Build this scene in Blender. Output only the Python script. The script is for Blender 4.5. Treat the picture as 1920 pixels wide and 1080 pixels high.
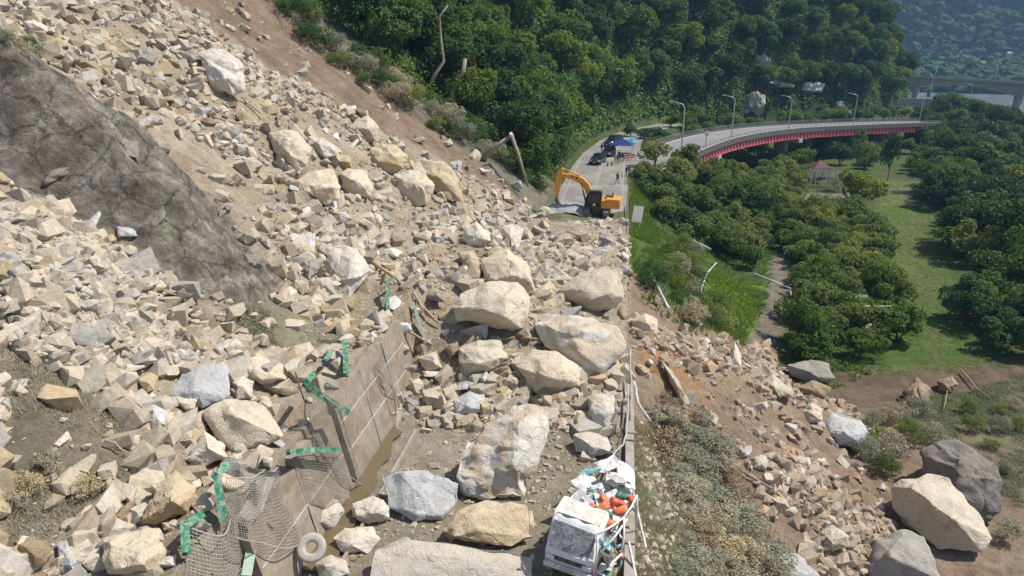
import bpy, bmesh, math, random
import numpy as np
from mathutils import Vector, Matrix
R = math.radians
scene = bpy.context.scene
for o in list(bpy.data.objects): bpy.data.objects.remove(o)

# ------------------------------------------------------------------ camera, sky, sun, exposure
PITCH, YAW, F, CAMZ = R(19.4), R(9.3), 1280.0, 19.0
cam_d = bpy.data.cameras.new('camera'); cam = bpy.data.objects.new('camera', cam_d)
scene.collection.objects.link(cam)
cam.location = (0, 0, CAMZ); cam.rotation_euler = (math.pi/2 - PITCH, 0, YAW)
cam_d.sensor_width = 36; cam_d.lens = 24; cam_d.clip_end = 6000; cam_d.clip_start = 0.3
scene.camera = cam

SUN_EL, SUN_AZ = 55.0, 22.0        # azimuth measured from +X towards +Y
world = bpy.data.worlds.new("World"); scene.world = world; world.use_nodes = True
wn = world.node_tree.nodes; wl = world.node_tree.links
bg = wn['Background']; sky = wn.new('ShaderNodeTexSky'); sky.sky_type = 'NISHITA'; sky.sun_disc = False
sky.sun_elevation = R(SUN_EL); sky.sun_rotation = R(90 - SUN_AZ)
wl.new(sky.outputs[0], bg.inputs[0]); bg.inputs[1].default_value = 0.09
sd = bpy.data.lights.new('sun', 'SUN'); sun = bpy.data.objects.new('sun', sd); scene.collection.objects.link(sun)
sd.energy = 4.0; sd.angle = R(0.5); sd.color = (1.0, 0.94, 0.85)
sv = Vector((math.cos(R(SUN_EL))*math.cos(R(SUN_AZ)), math.cos(R(SUN_EL))*math.sin(R(SUN_AZ)), math.sin(R(SUN_EL))))
sun.rotation_euler = sv.to_track_quat('Z', 'Y').to_euler(); sun.location = (60, 40, 120)
scene.view_settings.view_transform = 'Standard'; scene.view_settings.look = 'None'
scene.view_settings.exposure = 0.56; scene.view_settings.gamma = 1
scene.render.resolution_x = 1920; scene.render.resolution_y = 1080

# ------------------------------------------------------------------ helpers
rng = np.random.RandomState(7)
random.seed(5)
cp, sp, cy, sy = math.cos(PITCH), math.sin(PITCH), math.cos(YAW), math.sin(YAW)
FW = np.array((-sy*cp, cy*cp, -sp)); RT = np.array((cy, sy, 0.0)); UP = np.cross(RT, FW)
C0 = np.array((0, 0, CAMZ))
def ray(px, py):                      # direction of unit depth through a point of the photograph
    return FW + RT*((px-960)/F) - UP*((py-540)/F)
def P(px, py, d): return C0 + ray(px, py)*d
def proj(p):
    q = np.asarray(p, float) - C0; d = q @ FW
    return 960 + F*(q @ RT)/d, 540 - F*(q @ UP)/d, d
def onz(px, py, z):
    r = ray(px, py); return C0 + r*((z-CAMZ)/r[2])
_T2 = rng.rand(256, 256)
def vn2(x, y):
    xi = np.floor(x).astype(int); yi = np.floor(y).astype(int); fx = x-xi; fy = y-yi
    fx = fx*fx*(3-2*fx); fy = fy*fy*(3-2*fy)
    a = _T2[xi & 255, yi & 255]; b = _T2[(xi+1) & 255, yi & 255]; c = _T2[xi & 255, (yi+1) & 255]; d = _T2[(xi+1) & 255, (yi+1) & 255]
    return (a*(1-fx)+b*fx)*(1-fy)+(c*(1-fx)+d*fx)*fy
def fbm(x, y, o=4, g=0.5):
    s = 0; a = 1; n = 0
    for i in range(o):
        s = s + a*(vn2(x*2**i+17.3*i, y*2**i+5.1*i)-.5); n += a; a *= g
    return s/n*2
_T3 = rng.rand(32, 32, 32)
def vn3(p):
    i = np.floor(p).astype(int); f = p-i; f = f*f*(3-2*f); s = 0
    for dx in (0, 1):
        for dy in (0, 1):
            for dz in (0, 1):
                w = (f[:, 0] if dx else 1-f[:, 0])*(f[:, 1] if dy else 1-f[:, 1])*(f[:, 2] if dz else 1-f[:, 2])
                s = s + w*_T3[(i[:, 0]+dx) & 31, (i[:, 1]+dy) & 31, (i[:, 2]+dz) & 31]
    return s-.5
def sstep(a, b, x):
    t = np.clip((x-a)/(b-a), 0, 1); return t*t*(3-2*t)
def poly_sd(X, Y, pts):               # signed distance to a closed outline on the map, positive inside
    X = np.asarray(X, float); Y = np.asarray(Y, float)
    best = np.full(X.shape, 1e9); ins = np.zeros(X.shape, bool); n = len(pts)
    for i in range(n):
        ax, ay = pts[i][:2]; bx, by = pts[(i+1) % n][:2]; ex, ey = bx-ax, by-ay
        t = np.clip(((X-ax)*ex+(Y-ay)*ey)/(ex*ex+ey*ey+1e-9), 0, 1)
        best = np.minimum(best, np.hypot(X-ax-t*ex, Y-ay-t*ey))
        c = ((ay > Y) != (by > Y)) & (X < (bx-ax)*(Y-ay)/(by-ay+1e-12)+ax); ins ^= c
    return np.where(ins, best, -best)

def tag(o, label=None, cat=None, group=None, kind=None):
    if label: o['label'] = label
    if cat: o['category'] = cat
    if group: o['group'] = group
    if kind: o['kind'] = kind
    return o
def link(o, parent=None):
    scene.collection.objects.link(o)
    if parent is not None: o.parent = parent
    return o
def mesh(name, V, Fc, mats, parent=None, smooth=False, loc=None, sharp=None, col=None, mi=None, alpha=None):
    me = bpy.data.meshes.new(name); V = np.asarray(V, float)
    if isinstance(Fc, np.ndarray):
        k = Fc.shape[1]; n = len(Fc)
        me.vertices.add(len(V)); me.vertices.foreach_set('co', V.ravel())
        me.loops.add(n*k); me.loops.foreach_set('vertex_index', Fc.ravel().astype(np.int32))
        me.polygons.add(n); me.polygons.foreach_set('loop_start', np.arange(0, n*k, k, dtype=np.int32))
        me.update(calc_edges=True)
    else:
        me.from_pydata([tuple(v) for v in V], [], [tuple(int(i) for i in f) for f in Fc]); me.update()
    if not isinstance(mats, (list, tuple)): mats = [mats]
    for m in mats: me.materials.append(m)
    if mi is not None: me.polygons.foreach_set('material_index', np.asarray(mi, dtype=np.int32))
    me.polygons.foreach_set('use_smooth', np.full(len(me.polygons), bool(smooth)))
    if sharp is not None: me.set_sharp_from_angle(angle=R(sharp))
    if col is not None:
        a = me.color_attributes.new('Col', 'FLOAT_COLOR', 'POINT')
        a.data.foreach_set('color', np.c_[col, np.ones(len(col)) if alpha is None else alpha].astype(np.float32).ravel())
    o = bpy.data.objects.new(name, me)
    if loc is not None: o.location = loc
    return link(o, parent)
def empty(name, loc=(0, 0, 0), rz=0.0, rot=None):
    o = bpy.data.objects.new(name, None); o.empty_display_size = .3; o.location = tuple(float(v) for v in loc)
    o.rotation_euler = rot if rot is not None else (0, 0, rz); return link(o)
def copy_tree(o, parent=None):
    c = o.copy(); scene.collection.objects.link(c)
    if parent is not None: c.parent = parent
    for ch in o.children: copy_tree(ch, c)
    return c
class MB:                              # collects shapes into one mesh
    def __init__(s): s.v = []; s.f = []; s.m = []
    def add(s, V, Fc, m=0):
        b = len(s.v); s.v += [tuple(map(float, v)) for v in V]
        for f in Fc: s.f.append(tuple(int(i)+b for i in f)); s.m.append(m)
        return s
    def box(s, c, d, rot=None, m=0, bev=0.0):
        bm = bmesh.new(); bmesh.ops.create_cube(bm, size=1)
        for v in bm.verts: v.co = Vector((v.co.x*d[0], v.co.y*d[1], v.co.z*d[2]))
        if bev: bmesh.ops.bevel(bm, geom=list(bm.edges), offset=bev, segments=2, affect='EDGES', profile=.6)
        M = Matrix.Translation(c) @ (rot.to_4x4() if rot is not None else Matrix.Identity(4))
        bmesh.ops.transform(bm, matrix=M, verts=bm.verts); s.bm(bm, m); return s
    def bm(s, bm, m=0):
        bm.verts.index_update(); s.add([v.co[:] for v in bm.verts], [[v.index for v in f.verts] for f in bm.faces], m); bm.free(); return s
    def tube(s, pts, r, n=8, m=0, cap=True):
        pts = [Vector(p) for p in pts]; rs = r if isinstance(r, (list, tuple, np.ndarray)) else [r]*len(pts); V = []; Fc = []; pn = None
        for i, p in enumerate(pts):
            t = (pts[min(i+1, len(pts)-1)]-pts[max(i-1, 0)]).normalized()
            if pn is None: pn = t.orthogonal().normalized()
            pn = (pn-t*pn.dot(t)).normalized(); b = t.cross(pn)
            for k in range(n):
                a = 2*math.pi*k/n; V.append(p+(pn*math.cos(a)+b*math.sin(a))*float(rs[i]))
        for i in range(len(pts)-1):
            for k in range(n): Fc.append((i*n+k, i*n+(k+1) % n, (i+1)*n+(k+1) % n, (i+1)*n+k))
        if cap: Fc.append(tuple(range(n))[::-1]); Fc.append(tuple((len(pts)-1)*n+k for k in range(n)))
        return s.add(V, Fc, m)
    def prism(s, prof, axis, a, b, m=0):       # polygon profile pushed along an axis from a to b
        n = len(prof); V = []
        for t in (a, b):
            for (u, w) in prof:
                V.append({'x': (t, u, w), 'y': (u, t, w), 'z': (u, w, t)}[axis])
        Fc = [tuple(range(n)), tuple(range(2*n-1, n-1, -1))]+[(i, i+n, (i+1) % n+n, (i+1) % n) for i in range(n)]
        bm = bmesh.new(); vs = [bm.verts.new(v) for v in V]
        for f in Fc: bm.faces.new([vs[i] for i in f])
        bmesh.ops.recalc_face_normals(bm, faces=bm.faces); return s.bm(bm, m)
    def build(s, name, mats, parent=None, smooth=False, sharp=None, **k):
        return mesh(name, s.v, s.f, mats, parent, smooth=smooth or sharp is not None, sharp=sharp, mi=s.m, **k)

# ------------------------------------------------------------------ materials
def newmat(name):
    m = bpy.data.materials.new(name); m.use_nodes = True; nt = m.node_tree
    return m, nt, nt.nodes, nt.links, nt.nodes['Principled BSDF']
def noise(nt, scale, detail=6, rough=.6, vec=None, dist=0):
    n = nt.nodes.new('ShaderNodeTexNoise'); n.inputs['Scale'].default_value = scale; n.inputs['Detail'].default_value = detail
    n.inputs['Roughness'].default_value = rough; n.inputs['Distortion'].default_value = dist
    if vec is not None: nt.links.new(vec, n.inputs['Vector'])
    return n
def ramp(nt, fac, stops):
    r = nt.nodes.new('ShaderNodeValToRGB'); e = r.color_ramp.elements
    e[0].position, e[0].color = stops[0][0], (*stops[0][1], 1); e[1].position, e[1].color = stops[-1][0], (*stops[-1][1], 1)
    for p, c in stops[1:-1]: x = e.new(p); x.color = (*c, 1)
    nt.links.new(fac, r.inputs[0]); return r
def mixc(nt, fac, a, b, mode='MIX'):
    x = nt.nodes.new('ShaderNodeMix'); x.data_type = 'RGBA'; x.blend_type = mode
    for s, v in ((0, fac), (6, a), (7, b)):
        if hasattr(v, 'is_linked'): nt.links.new(v, x.inputs[s])
        elif s == 0: x.inputs[0].default_value = v
        else: x.inputs[s].default_value = (*v, 1)
    return x.outputs[2]
def bump(nt, bs, h, strength, dist=.1, prev=None):
    b = nt.nodes.new('ShaderNodeBump'); b.inputs['Strength'].default_value = strength; b.inputs['Distance'].default_value = dist
    nt.links.new(h, b.inputs['Height'])
    if prev is not None: nt.links.new(prev.outputs[0], b.inputs['Normal'])
    nt.links.new(b.outputs[0], bs.inputs['Normal']); return b
def pos(nt): return nt.nodes.new('ShaderNodeNewGeometry').outputs['Position']
G3 = lambda v: (v, v, v)

def rock_mat(name, base, alt, stain, dust=(.60, .53, .42), vary=.5):
    m, nt, N, L, b = newmat(name); p = pos(nt); b.inputs['Roughness'].default_value = .92
    b.inputs['Specular IOR Level'].default_value = .2
    oi = N.new('ShaderNodeObjectInfo')
    n1 = noise(nt, .55, 5, .6, p, .6); n2 = noise(nt, 2.6, 8, .7, p, .4); n3 = noise(nt, 16, 6, .75, p)
    c = mixc(nt, ramp(nt, n1.outputs[0], [(.42, G3(0)), (.6, G3(1))]).outputs[0], base, alt)
    c = mixc(nt, ramp(nt, n2.outputs[0], [(.55, G3(0)), (.66, G3(.85))]).outputs[0], c, stain)
    # dust lies on the upward faces
    g = N.new('ShaderNodeNewGeometry'); sx = N.new('ShaderNodeSeparateXYZ'); L.new(g.outputs['Normal'], sx.inputs[0])
    ma = N.new('ShaderNodeMath'); ma.operation = 'MULTIPLY'; L.new(sx.outputs[2], ma.inputs[0]); L.new(n2.outputs[0], ma.inputs[1])
    c = mixc(nt, ramp(nt, ma.outputs[0], [(.28, G3(0)), (.5, G3(.7))]).outputs[0], c, dust)
    v = ramp(nt, n3.outputs[0], [(.3, G3(.84)), (.7, G3(1.10))])
    c = mixc(nt, 1.0, c, v.outputs[0], 'MULTIPLY')
    v2 = ramp(nt, oi.outputs['Random'], [(0, (1-.22*vary, 1-.25*vary, 1-.30*vary)), (.5, G3(1)), (1, (1.08, 1.03, .97))])
    c = mixc(nt, 1.0, c, v2.outputs[0], 'MULTIPLY')
    c_base = c
    vo = N.new('ShaderNodeTexVoronoi'); vo.feature = 'DISTANCE_TO_EDGE'; vo.inputs['Scale'].default_value = .8
    mp = N.new('ShaderNodeMapping'); mp.inputs['Scale'].default_value = (1, .6, 2.4); mp.inputs['Rotation'].default_value = (.4, .5, .2)
    w = noise(nt, 1.1, 3, .5, p); av = N.new('ShaderNodeVectorMath'); L.new(p, av.inputs[0]); L.new(w.outputs[1], av.inputs[1])
    L.new(av.outputs[0], mp.inputs[0]); L.new(mp.outputs[0], vo.inputs['Vector'])
    cr = ramp(nt, vo.outputs[0], [(0, G3(0)), (.035, G3(1))])
    ck = ramp(nt, vo.outputs[0], [(0, G3(1)), (.022, G3(0))]); mk = ramp(nt, n1.outputs[0], [(.48, G3(0)), (.62, G3(.32))]); mm = N.new('ShaderNodeMath'); mm.operation = 'MULTIPLY'; L.new(ck.outputs[0], mm.inputs[0]); L.new(mk.outputs[0], mm.inputs[1])
    L.new(mixc(nt, mm.outputs[0], c_base, tuple(v*.42 for v in stain)), b.inputs['Base Color'])
    b1 = bump(nt, b, n2.outputs[0], .65, .3); b2 = bump(nt, b, n3.outputs[0], .45, .05, b1); bump(nt, b, cr.outputs[0], .4, .05, b2)
    return m
M = {}
M['cream'] = rock_mat('rock_cream', (.66, .585, .455), (.59, .51, .385), (.52, .41, .28))
M['pale'] = rock_mat('rock_pale', (.69, .64, .555), (.64, .61, .55), (.60, .49, .34))
M['blue'] = rock_mat('rock_bluegrey', (.54, .57, .60), (.62, .63, .62), (.50, .42, .32), dust=(.5, .48, .44))
M['ochre'] = rock_mat('rock_ochre', (.50, .38, .22), (.56, .47, .33), (.40, .27, .14))
M['brown'] = rock_mat('rock_brown', (.32, .23, .14), (.38, .28, .18), (.26, .17, .10), dust=(.4, .32, .22))
M['grey'] = rock_mat('rock_grey', (.34, .33, .31), (.42, .40, .36), (.30, .26, .21), dust=(.40, .36, .30))
M['dark'] = rock_mat('rock_dark', (.16, .15, .145), (.22, .20, .18), (.12, .11, .10), dust=(.28, .25, .21))

def band_mat():
    m = rock_mat('rock_banded', (.68, .63, .54), (.62, .61, .57), (.47, .38, .26)); nt = m.node_tree; L = nt.links; b = nt.nodes['Principled BSDF']
    c0 = b.inputs['Base Color'].links[0].from_socket; w = nt.nodes.new('ShaderNodeTexWave'); w.inputs['Scale'].default_value = .22; w.inputs['Distortion'].default_value = 9; w.inputs['Detail'].default_value = 4; w.inputs['Detail Scale'].default_value = .5
    mp = nt.nodes.new('ShaderNodeMapping'); mp.inputs['Rotation'].default_value = (.2, .9, .5); L.new(pos(nt), mp.inputs[0]); L.new(mp.outputs[0], w.inputs[0])
    L.new(mixc(nt, ramp(nt, w.outputs[1], [(.5, G3(0)), (.8, G3(.65))]).outputs[0], c0, (.50, .39, .26)), b.inputs['Base Color']); return m
def simple(name, col, rough=.7, metal=0, var=.15, scale=6, bmp=.1, spec=.4, dirt=None, dirtamt=.4, dscale=1.5):
    m, nt, N, L, b = newmat(name); p = pos(nt)
    b.inputs['Roughness'].default_value = rough; b.inputs['Metallic'].default_value = metal; b.inputs['Specular IOR Level'].default_value = spec
    n = noise(nt, scale, 6, .65, p); v = ramp(nt, n.outputs[0], [(.3, G3(1-var)), (.7, G3(1+var*.6))])
    c = mixc(nt, 1.0, col, v.outputs[0], 'MULTIPLY')
    if dirt:
        d = noise(nt, dscale, 7, .7, p, .5); c = mixc(nt, ramp(nt, d.outputs[0], [(.45, G3(0)), (.65, G3(dirtamt*1.6 if dirtamt < .6 else 1))]).outputs[0], c, dirt)
    L.new(c, b.inputs['Base Color'])
    if bmp: bump(nt, b, n.outputs[0], bmp, .05)
    return m
DUST = (.42, .37, .30)
M['asphalt'] = simple('asphalt', (.20, .19, .175), .9, var=.2, scale=9, dirt=(.33, .30, .25), dirtamt=.5, dscale=.25)
M['deck'] = simple('bridge_asphalt', (.21, .205, .20), .9, var=.15, scale=4, dirt=(.27, .26, .25), dirtamt=.5, dscale=.2)
M['conc'] = simple('concrete', (.36, .34, .30), .9, var=.25, scale=3, bmp=.3, dirt=(.25, .21, .16), dirtamt=.5, dscale=.7)
M['conc_wall'] = simple('muddy_concrete', (.31, .26, .20), .92, var=.3, scale=2.2, bmp=.5, dirt=(.21, .165, .115), dirtamt=.7, dscale=.7)
M['conc_light'] = simple('pale_concrete', (.45, .43, .39), .9, var=.15, scale=2, dirt=(.3, .28, .24), dirtamt=.4)
M['parapet'] = simple('stained_parapet', (.13, .127, .12), .9, var=.3, scale=2, dirt=(.10, .10, .09), dirtamt=.5, dscale=.6)
M['rail'] = simple('railing_metal', (.36, .38, .38), .5, .5, var=.1)
M['red'] = simple('red_girder_paint', (.68, .09, .13), .5, var=.2, scale=1.5, dirt=(.25, .03, .03), dirtamt=.35, dscale=.5)
M['stiff'] = simple('pale_stiffener_paint', (.75, .60, .55), .6, var=.15)
M['green'] = simple('green_steel_paint', (.012, .21, .115), .5, var=.3, scale=5, dirt=DUST, dirtamt=.55, dscale=5)
M['teal'] = simple('dusty_teal_steel', (.30, .45, .38), .7, var=.2, dirt=DUST, dirtamt=.5, dscale=2)
M['darksteel'] = simple('dark_steel', (.05, .055, .055), .6, .3, dirt=DUST, dirtamt=.3, dscale=3)
M['net'] = simple('dusty_net_wire', (.42, .40, .35), .8, var=.15)
M['yellow'] = simple('machine_yellow', (.80, .34, .03), .45, var=.12, dirt=(.45, .30, .12), dirtamt=.3, dscale=1.5)
M['black'] = simple('black_rubber', (.025, .025, .027), .7, var=.2)
M['track'] = simple('dusty_track', (.24, .21, .18), .85, var=.35, scale=8, dirt=(.12, .10, .08), dirtamt=.4)
M['glassd'] = simple('dark_glass', (.02, .025, .03), .12, var=.1, bmp=0, spec=.6)
M['whitep'] = simple('white_paint', (.80, .80, .79), .45, var=.10, dirt=(.60, .57, .52), dirtamt=.25, dscale=3)
M['whited'] = simple('dusty_white_sheet_metal', (.70, .70, .68), .6, var=.25, scale=5, dirt=(.40, .36, .30), dirtamt=.5, dscale=2.4)
M['windsh'] = simple('shattered_windscreen', (.30, .31, .31), .35, var=.5, scale=9, bmp=.6, dirt=(.55, .56, .55), dirtamt=.35, dscale=9)
M['orange'] = simple('orange_sack', (.80, .17, .03), .7, var=.3, scale=8, dirt=DUST, dirtamt=.45, dscale=5)
M['redsack'] = simple('red_sack', (.66, .08, .04), .7, var=.3, scale=8, dirt=DUST, dirtamt=.45, dscale=5)
M['greensack'] = simple('green_sack', (.03, .20, .14), .7, var=.3, scale=8, dirt=DUST, dirtamt=.4, dscale=5)
M['cyan'] = simple('cyan_plastic', (.25, .52, .58), .5, var=.2)
M['wood'] = simple('bare_wood', (.42, .32, .22), .85, var=.3, scale=5, bmp=.3)
M['bark'] = simple('pale_bark', (.30, .25, .18), .9, var=.35, scale=5, bmp=.5)
M['barkd'] = simple('dark_bark', (.09, .07, .055), .9, var=.35, scale=5, bmp=.5)
M['splint'] = simple('fresh_split_wood', (.72, .60, .42), .85, var=.2)
M['lamp'] = simple('lamp_grey', (.62, .65, .67), .45, .2, var=.05)
M['blue_tarp'] = simple('blue_tarpaulin', (.01, .04, .19), .5, var=.2, scale=2)
M['teal_tarp'] = simple('teal_tarpaulin', (.02, .30, .42), .5, var=.2, scale=2)
M['tealsign'] = simple('teal_sign', (.03, .38, .36), .5, var=.1)
M['carp'] = simple('dark_car_paint', (.022, .026, .035), .18, var=.1, bmp=0, spec=.7)
M['carp2'] = simple('blue_black_car_paint', (.02, .035, .08), .2, var=.1, bmp=0, spec=.7)
M['silver'] = simple('silver_metal', (.55, .56, .57), .3, .7, var=.1, bmp=0)
M['lampglass'] = simple('headlight_glass', (.7, .72, .72), .15, var=.05, bmp=0, spec=.8)
M['skin'] = simple('skin', (.45, .28, .20), .6, var=.05)
M['navy'] = simple('navy_cloth', (.025, .04, .10), .9, var=.2)
M['blackc'] = simple('black_cloth', (.02, .02, .022), .9, var=.2)
M['greyc'] = simple('grey_cloth', (.35, .35, .34), .9, var=.2)
M['khaki'] = simple('khaki_cloth', (.30, .25, .17), .9, var=.2)
M['redc'] = simple('dull_red_cloth', (.25, .05, .05), .9, var=.2)
M['helmet'] = simple('white_helmet', (.75, .75, .72), .4, var=.05)
M['hair'] = simple('black_hair', (.012, .010, .010), .7, var=.1)
M['roofred'] = simple('red_roof', (.15, .055, .045), .8, var=.25, scale=2)
M['hvwhite'] = simple('house_white', (.72, .66, .60), .8, var=.1)
M['water_mud'] = simple('muddy_water', (.15, .115, .06), .3, var=.15, bmp=.02, spec=.6)

def leaf_mat(name, c1, c2, c3, trans=.25):
    m, nt, N, L, b = newmat(name); p = pos(nt); oi = N.new('ShaderNodeObjectInfo')
    b.inputs['Roughness'].default_value = .6; b.inputs['Specular IOR Level'].default_value = .25
    n = noise(nt, .35, 4, .6, p); n2 = noise(nt, 3.0, 3, .6, p)
    c = mixc(nt, ramp(nt, n.outputs[0], [(.38, G3(0)), (.62, G3(1))]).outputs[0], c1, c2)
    c = mixc(nt, ramp(nt, n2.outputs[0], [(.5, G3(0)), (.72, G3(.8))]).outputs[0], c, c3)
    v = ramp(nt, oi.outputs['Random'], [(0, (.75, .82, .75)), (.35, (.95, .98, .85)), (.7, (1.12, 1.06, 1.0)), (1, (1.5, 1.28, .95))])
    c = mixc(nt, 1.0, c, v.outputs[0], 'MULTIPLY'); L.new(c, b.inputs['Base Color'])
    t = N.new('ShaderNodeBsdfTranslucent'); L.new(c, t.inputs[0]); ms = N.new('ShaderNodeMixShader'); ms.inputs[0].default_value = trans
    L.new(b.outputs[0], ms.inputs[1]); L.new(t.outputs[0], ms.inputs[2]); L.new(ms.outputs[0], N['Material Output'].inputs[0])
    return m
M['leaf'] = leaf_mat('forest_leaf', (.085, .155, .028), (.12, .20, .032), (.18, .25, .04), .4)
M['leafd'] = leaf_mat('dark_leaf', (.045, .095, .028), (.065, .12, .032), (.09, .155, .04), .35)
M['leafy'] = leaf_mat('yellowgreen_leaf', (.13, .20, .03), (.17, .24, .035), (.22, .27, .04), .4)
M['leaft'] = leaf_mat('hillside_blue_leaf', (.06, .13, .045), (.085, .165, .05), (.12, .20, .06), .4)
M['leafo'] = leaf_mat('orchard_leaf', (.16, .22, .058), (.20, .255, .065), (.26, .29, .10), .45)
M['leafdust'] = leaf_mat('dusty_leaf', (.38, .365, .285), (.44, .42, .335), (.30, .30, .21), .35)
M['leafdead'] = leaf_mat('dead_leaf', (.34, .25, .17), (.40, .31, .22), (.28, .24, .17), .3)
M['grassb'] = leaf_mat('bright_grass_blade', (.12, .21, .03), (.16, .25, .04), (.20, .27, .06), .5)
M['grassm'] = leaf_mat('dusty_grass_blade', (.27, .28, .17), (.33, .32, .22), (.24, .27, .13), .5)
# ------------------------------------------------------------------ terrain
TOE = [(-10.0, -80), (-10.0, 96), (-9.6, 128), (-8, 152), (-2, 176), (6, 196), (22, 214), (48, 238), (80, 262), (104, 286), (114, 312), (118, 350), (120, 1500)]
PLAT = [(-40, -90), (0.85, -90), (0.85, 98), (2.2, 110), (8.5, 117), (13.5, 126), (6, 131), (1.5, 134), (3, 152), (9, 172), (22, 190), (-10, 240), (-60, 200)]
OUTC = [(-18.2, 29.0), (-18.6, 33.4), (-24, 35.2), (-29, 35.6), (-32.5, 34.0), (-33.5, 30), (-29.5, 24.5), (-24.5, 26.6), (-20.5, 27.2)]
BUMPS = []
def toe_dist(X, Y):
    best = np.full(np.shape(X), 1e9); sg = np.zeros(np.shape(X))
    for (ax, ay), (bx, by) in zip(TOE[:-1], TOE[1:]):
        ex, ey = bx-ax, by-ay; t = np.clip(((X-ax)*ex+(Y-ay)*ey)/(ex*ex+ey*ey), 0, 1)
        dx, dy = X-ax-t*ex, Y-ay-t*ey; d = np.hypot(dx, dy); s = ex*dy-ey*dx
        u = d < best-1e-9; best = np.where(u, d, best); sg = np.where(u, s, sg)
    return np.where(sg > 0, best, -best)
def zt(X, Y):
    X = np.asarray(X, float); Y = np.asarray(Y, float)
    dh = toe_dist(X, Y); dp = -poly_sd(X, Y, PLAT)
    n_big = fbm(X*.045, Y*.045, 3); n_mid = fbm(X*.22+9, Y*.22, 4)
    # hillside
    sl = .8+.75*sstep(100, 190, Y)+.35*sstep(80, 110, X)
    hz = np.minimum(sl*np.maximum(dh, 0), 260)
    hz = hz+np.clip(dh, 0, 12)/12*(n_big*6*sstep(80, 110, Y)+n_mid*.9)
    bench = 4.3*sstep(-11.9, -12.6, X)*sstep(47, 39, Y)
    hz = np.where((Y < 50) & (X < -11.8), np.maximum(hz, bench+n_mid*.4), hz)
    hz = np.where((X > -12.1) & (Y < 36), 0, hz)
    oc = poly_sd(X, Y, OUTC)
    hz = hz+3.6*sstep(-.6, 4.2, oc)+sstep(-.5, 1, oc)*(fbm(X*.24, Y*.24, 5)*2.4+np.abs(fbm(X*.45+7, Y*.45, 4))*-2.2+.5)
    # chute beyond the outcrop is hollowed by the slide
    ch = sstep(36, 42, Y+.15*(X+20))*sstep(84, 74, Y)*sstep(-12, -20, X)
    hz = hz-ch*.9
    # the low ground to the right of the road
    low = -10+n_big*.8*sstep(110, 40, np.abs(X-40)+np.abs(Y-95)*.5)+fbm(X*.1, Y*.1, 2)*.25
    low = low+sstep(36, 8, Y)*1.5*sstep(26, 10, X)
    low = low-6.5*sstep(0, 12, (X-(66+.14*(Y-100)+38*sstep(150, 225, Y))))
    low = low+sstep(640, 800, Y)*17+sstep(780, 950, Y)*5
    side = -.9-.60*np.maximum(dp-.3, 0)-.25*sstep(0, 1.2, dp)+n_mid*.5*sstep(0, 3, dp)
    z = np.where(dp > 0, np.maximum(side, low), 0)
    z = np.where((dp > 0) & (side < low+1.2), low+ (np.maximum(side-low, -0.0))*0.8+0*z, z)
    z = np.where(dh > 0, np.maximum(z, 0)+hz, z)
    # debris of the slide over the road and down the far side
    m = sstep(28, 43, Y+.25*(X+6))*sstep(78, 62, Y-.25*(X+6))
    onr = 1.0+.25*(.85-np.maximum(X, -12.5))+fbm(X*.16, Y*.16+3, 4)*.8
    onr = np.where(X > .85, 1.0-.60*(X-.85)+fbm(X*.16, Y*.16+3, 4)*1.1, onr)
    near = np.maximum(sstep(-18, -13, X), 0)
    m2 = np.where(X > .85, sstep(33, 39, Y+.1*X)*sstep(63, 55, Y+.35*X), m)
    z = np.where(X > -12.6, z+(np.maximum(onr, z)-z)*m2*near, z)
    z = z+np.where((X <= -12.6) & (X > -20), m*1.0*sstep(-20, -12.6, X), 0)
    # far mountains across the valley
    far = np.maximum(Y*.93+X*.36-1010, 0)
    z = z+np.minimum(far*.62, 500)+sstep(0, 120, far)*fbm(X*.004, Y*.004, 4)*90
    for (bx, by, bh, br) in BUMPS: z = z+bh*np.exp(-((X-bx)**2+(Y-by)**2)/(br*br))
    return z
def hit(px, py):
    r = ray(px, py); t = 8.0; a = 8.0
    ts = np.concatenate([np.arange(8, 160, .25), np.arange(160, 2600, 3)])
    pts = C0[None]+ts[:, None]*r[None]; g = pts[:, 2]-zt(pts[:, 0], pts[:, 1]); k = np.where(g < 0)[0]
    if len(k) == 0: return pts[-1]
    k = k[0]
    if k == 0: return pts[0]
    f = g[k-1]/(g[k-1]-g[k]); return pts[k-1]+(pts[k]-pts[k-1])*f
for (px, py, h, r) in [(1400, 560, 1.6, 4.5), (1240, 480, .8, 5), (740, 340, .8, 5), (930, 500, .7, 4), (1120, 470, .9, 3.5), (560, 270, .8, 4), (300, 60, 1.0, 5), (90, 480, .7, 3.5),
                       (960, 620, .6, 3), (1300, 700, .5, 3), (1050, 410, .6, 2.0)]:
    q = hit(px, py); BUMPS.append((q[0], q[1], h, r))
BUMPS.append((110, 254, 6.0, 13))
def hits(l): return [tuple(hit(x, y)[:2]) for x, y in l]

def axis(lo, fine0, fine1, hi, st, g=1.09):
    a = list(np.arange(fine0, fine1+1e-6, st)); s = st; x = fine1
    while x < hi: s = min(s*g, 40); x += s; a.append(x)
    s = st; x = fine0; b = []
    while x > lo: s = min(s*g, 40); x -= s; b.append(x)
    return np.array(b[::-1]+a)
AX = axis(-900, -46, 34, 2600, .36); AX = np.unique(np.concatenate([AX, [-12.62, -12.58, .84, .86]]))
AY = axis(-60, 10, 92, 3000, .36, 1.035)
GX, GY = np.meshgrid(AX, AY); GZ = zt(GX, GY)
X, Y, Z = GX.ravel(), GY.ravel(), GZ.ravel()
dh = toe_dist(X, Y); dp = -poly_sd(X, Y, PLAT)
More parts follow.
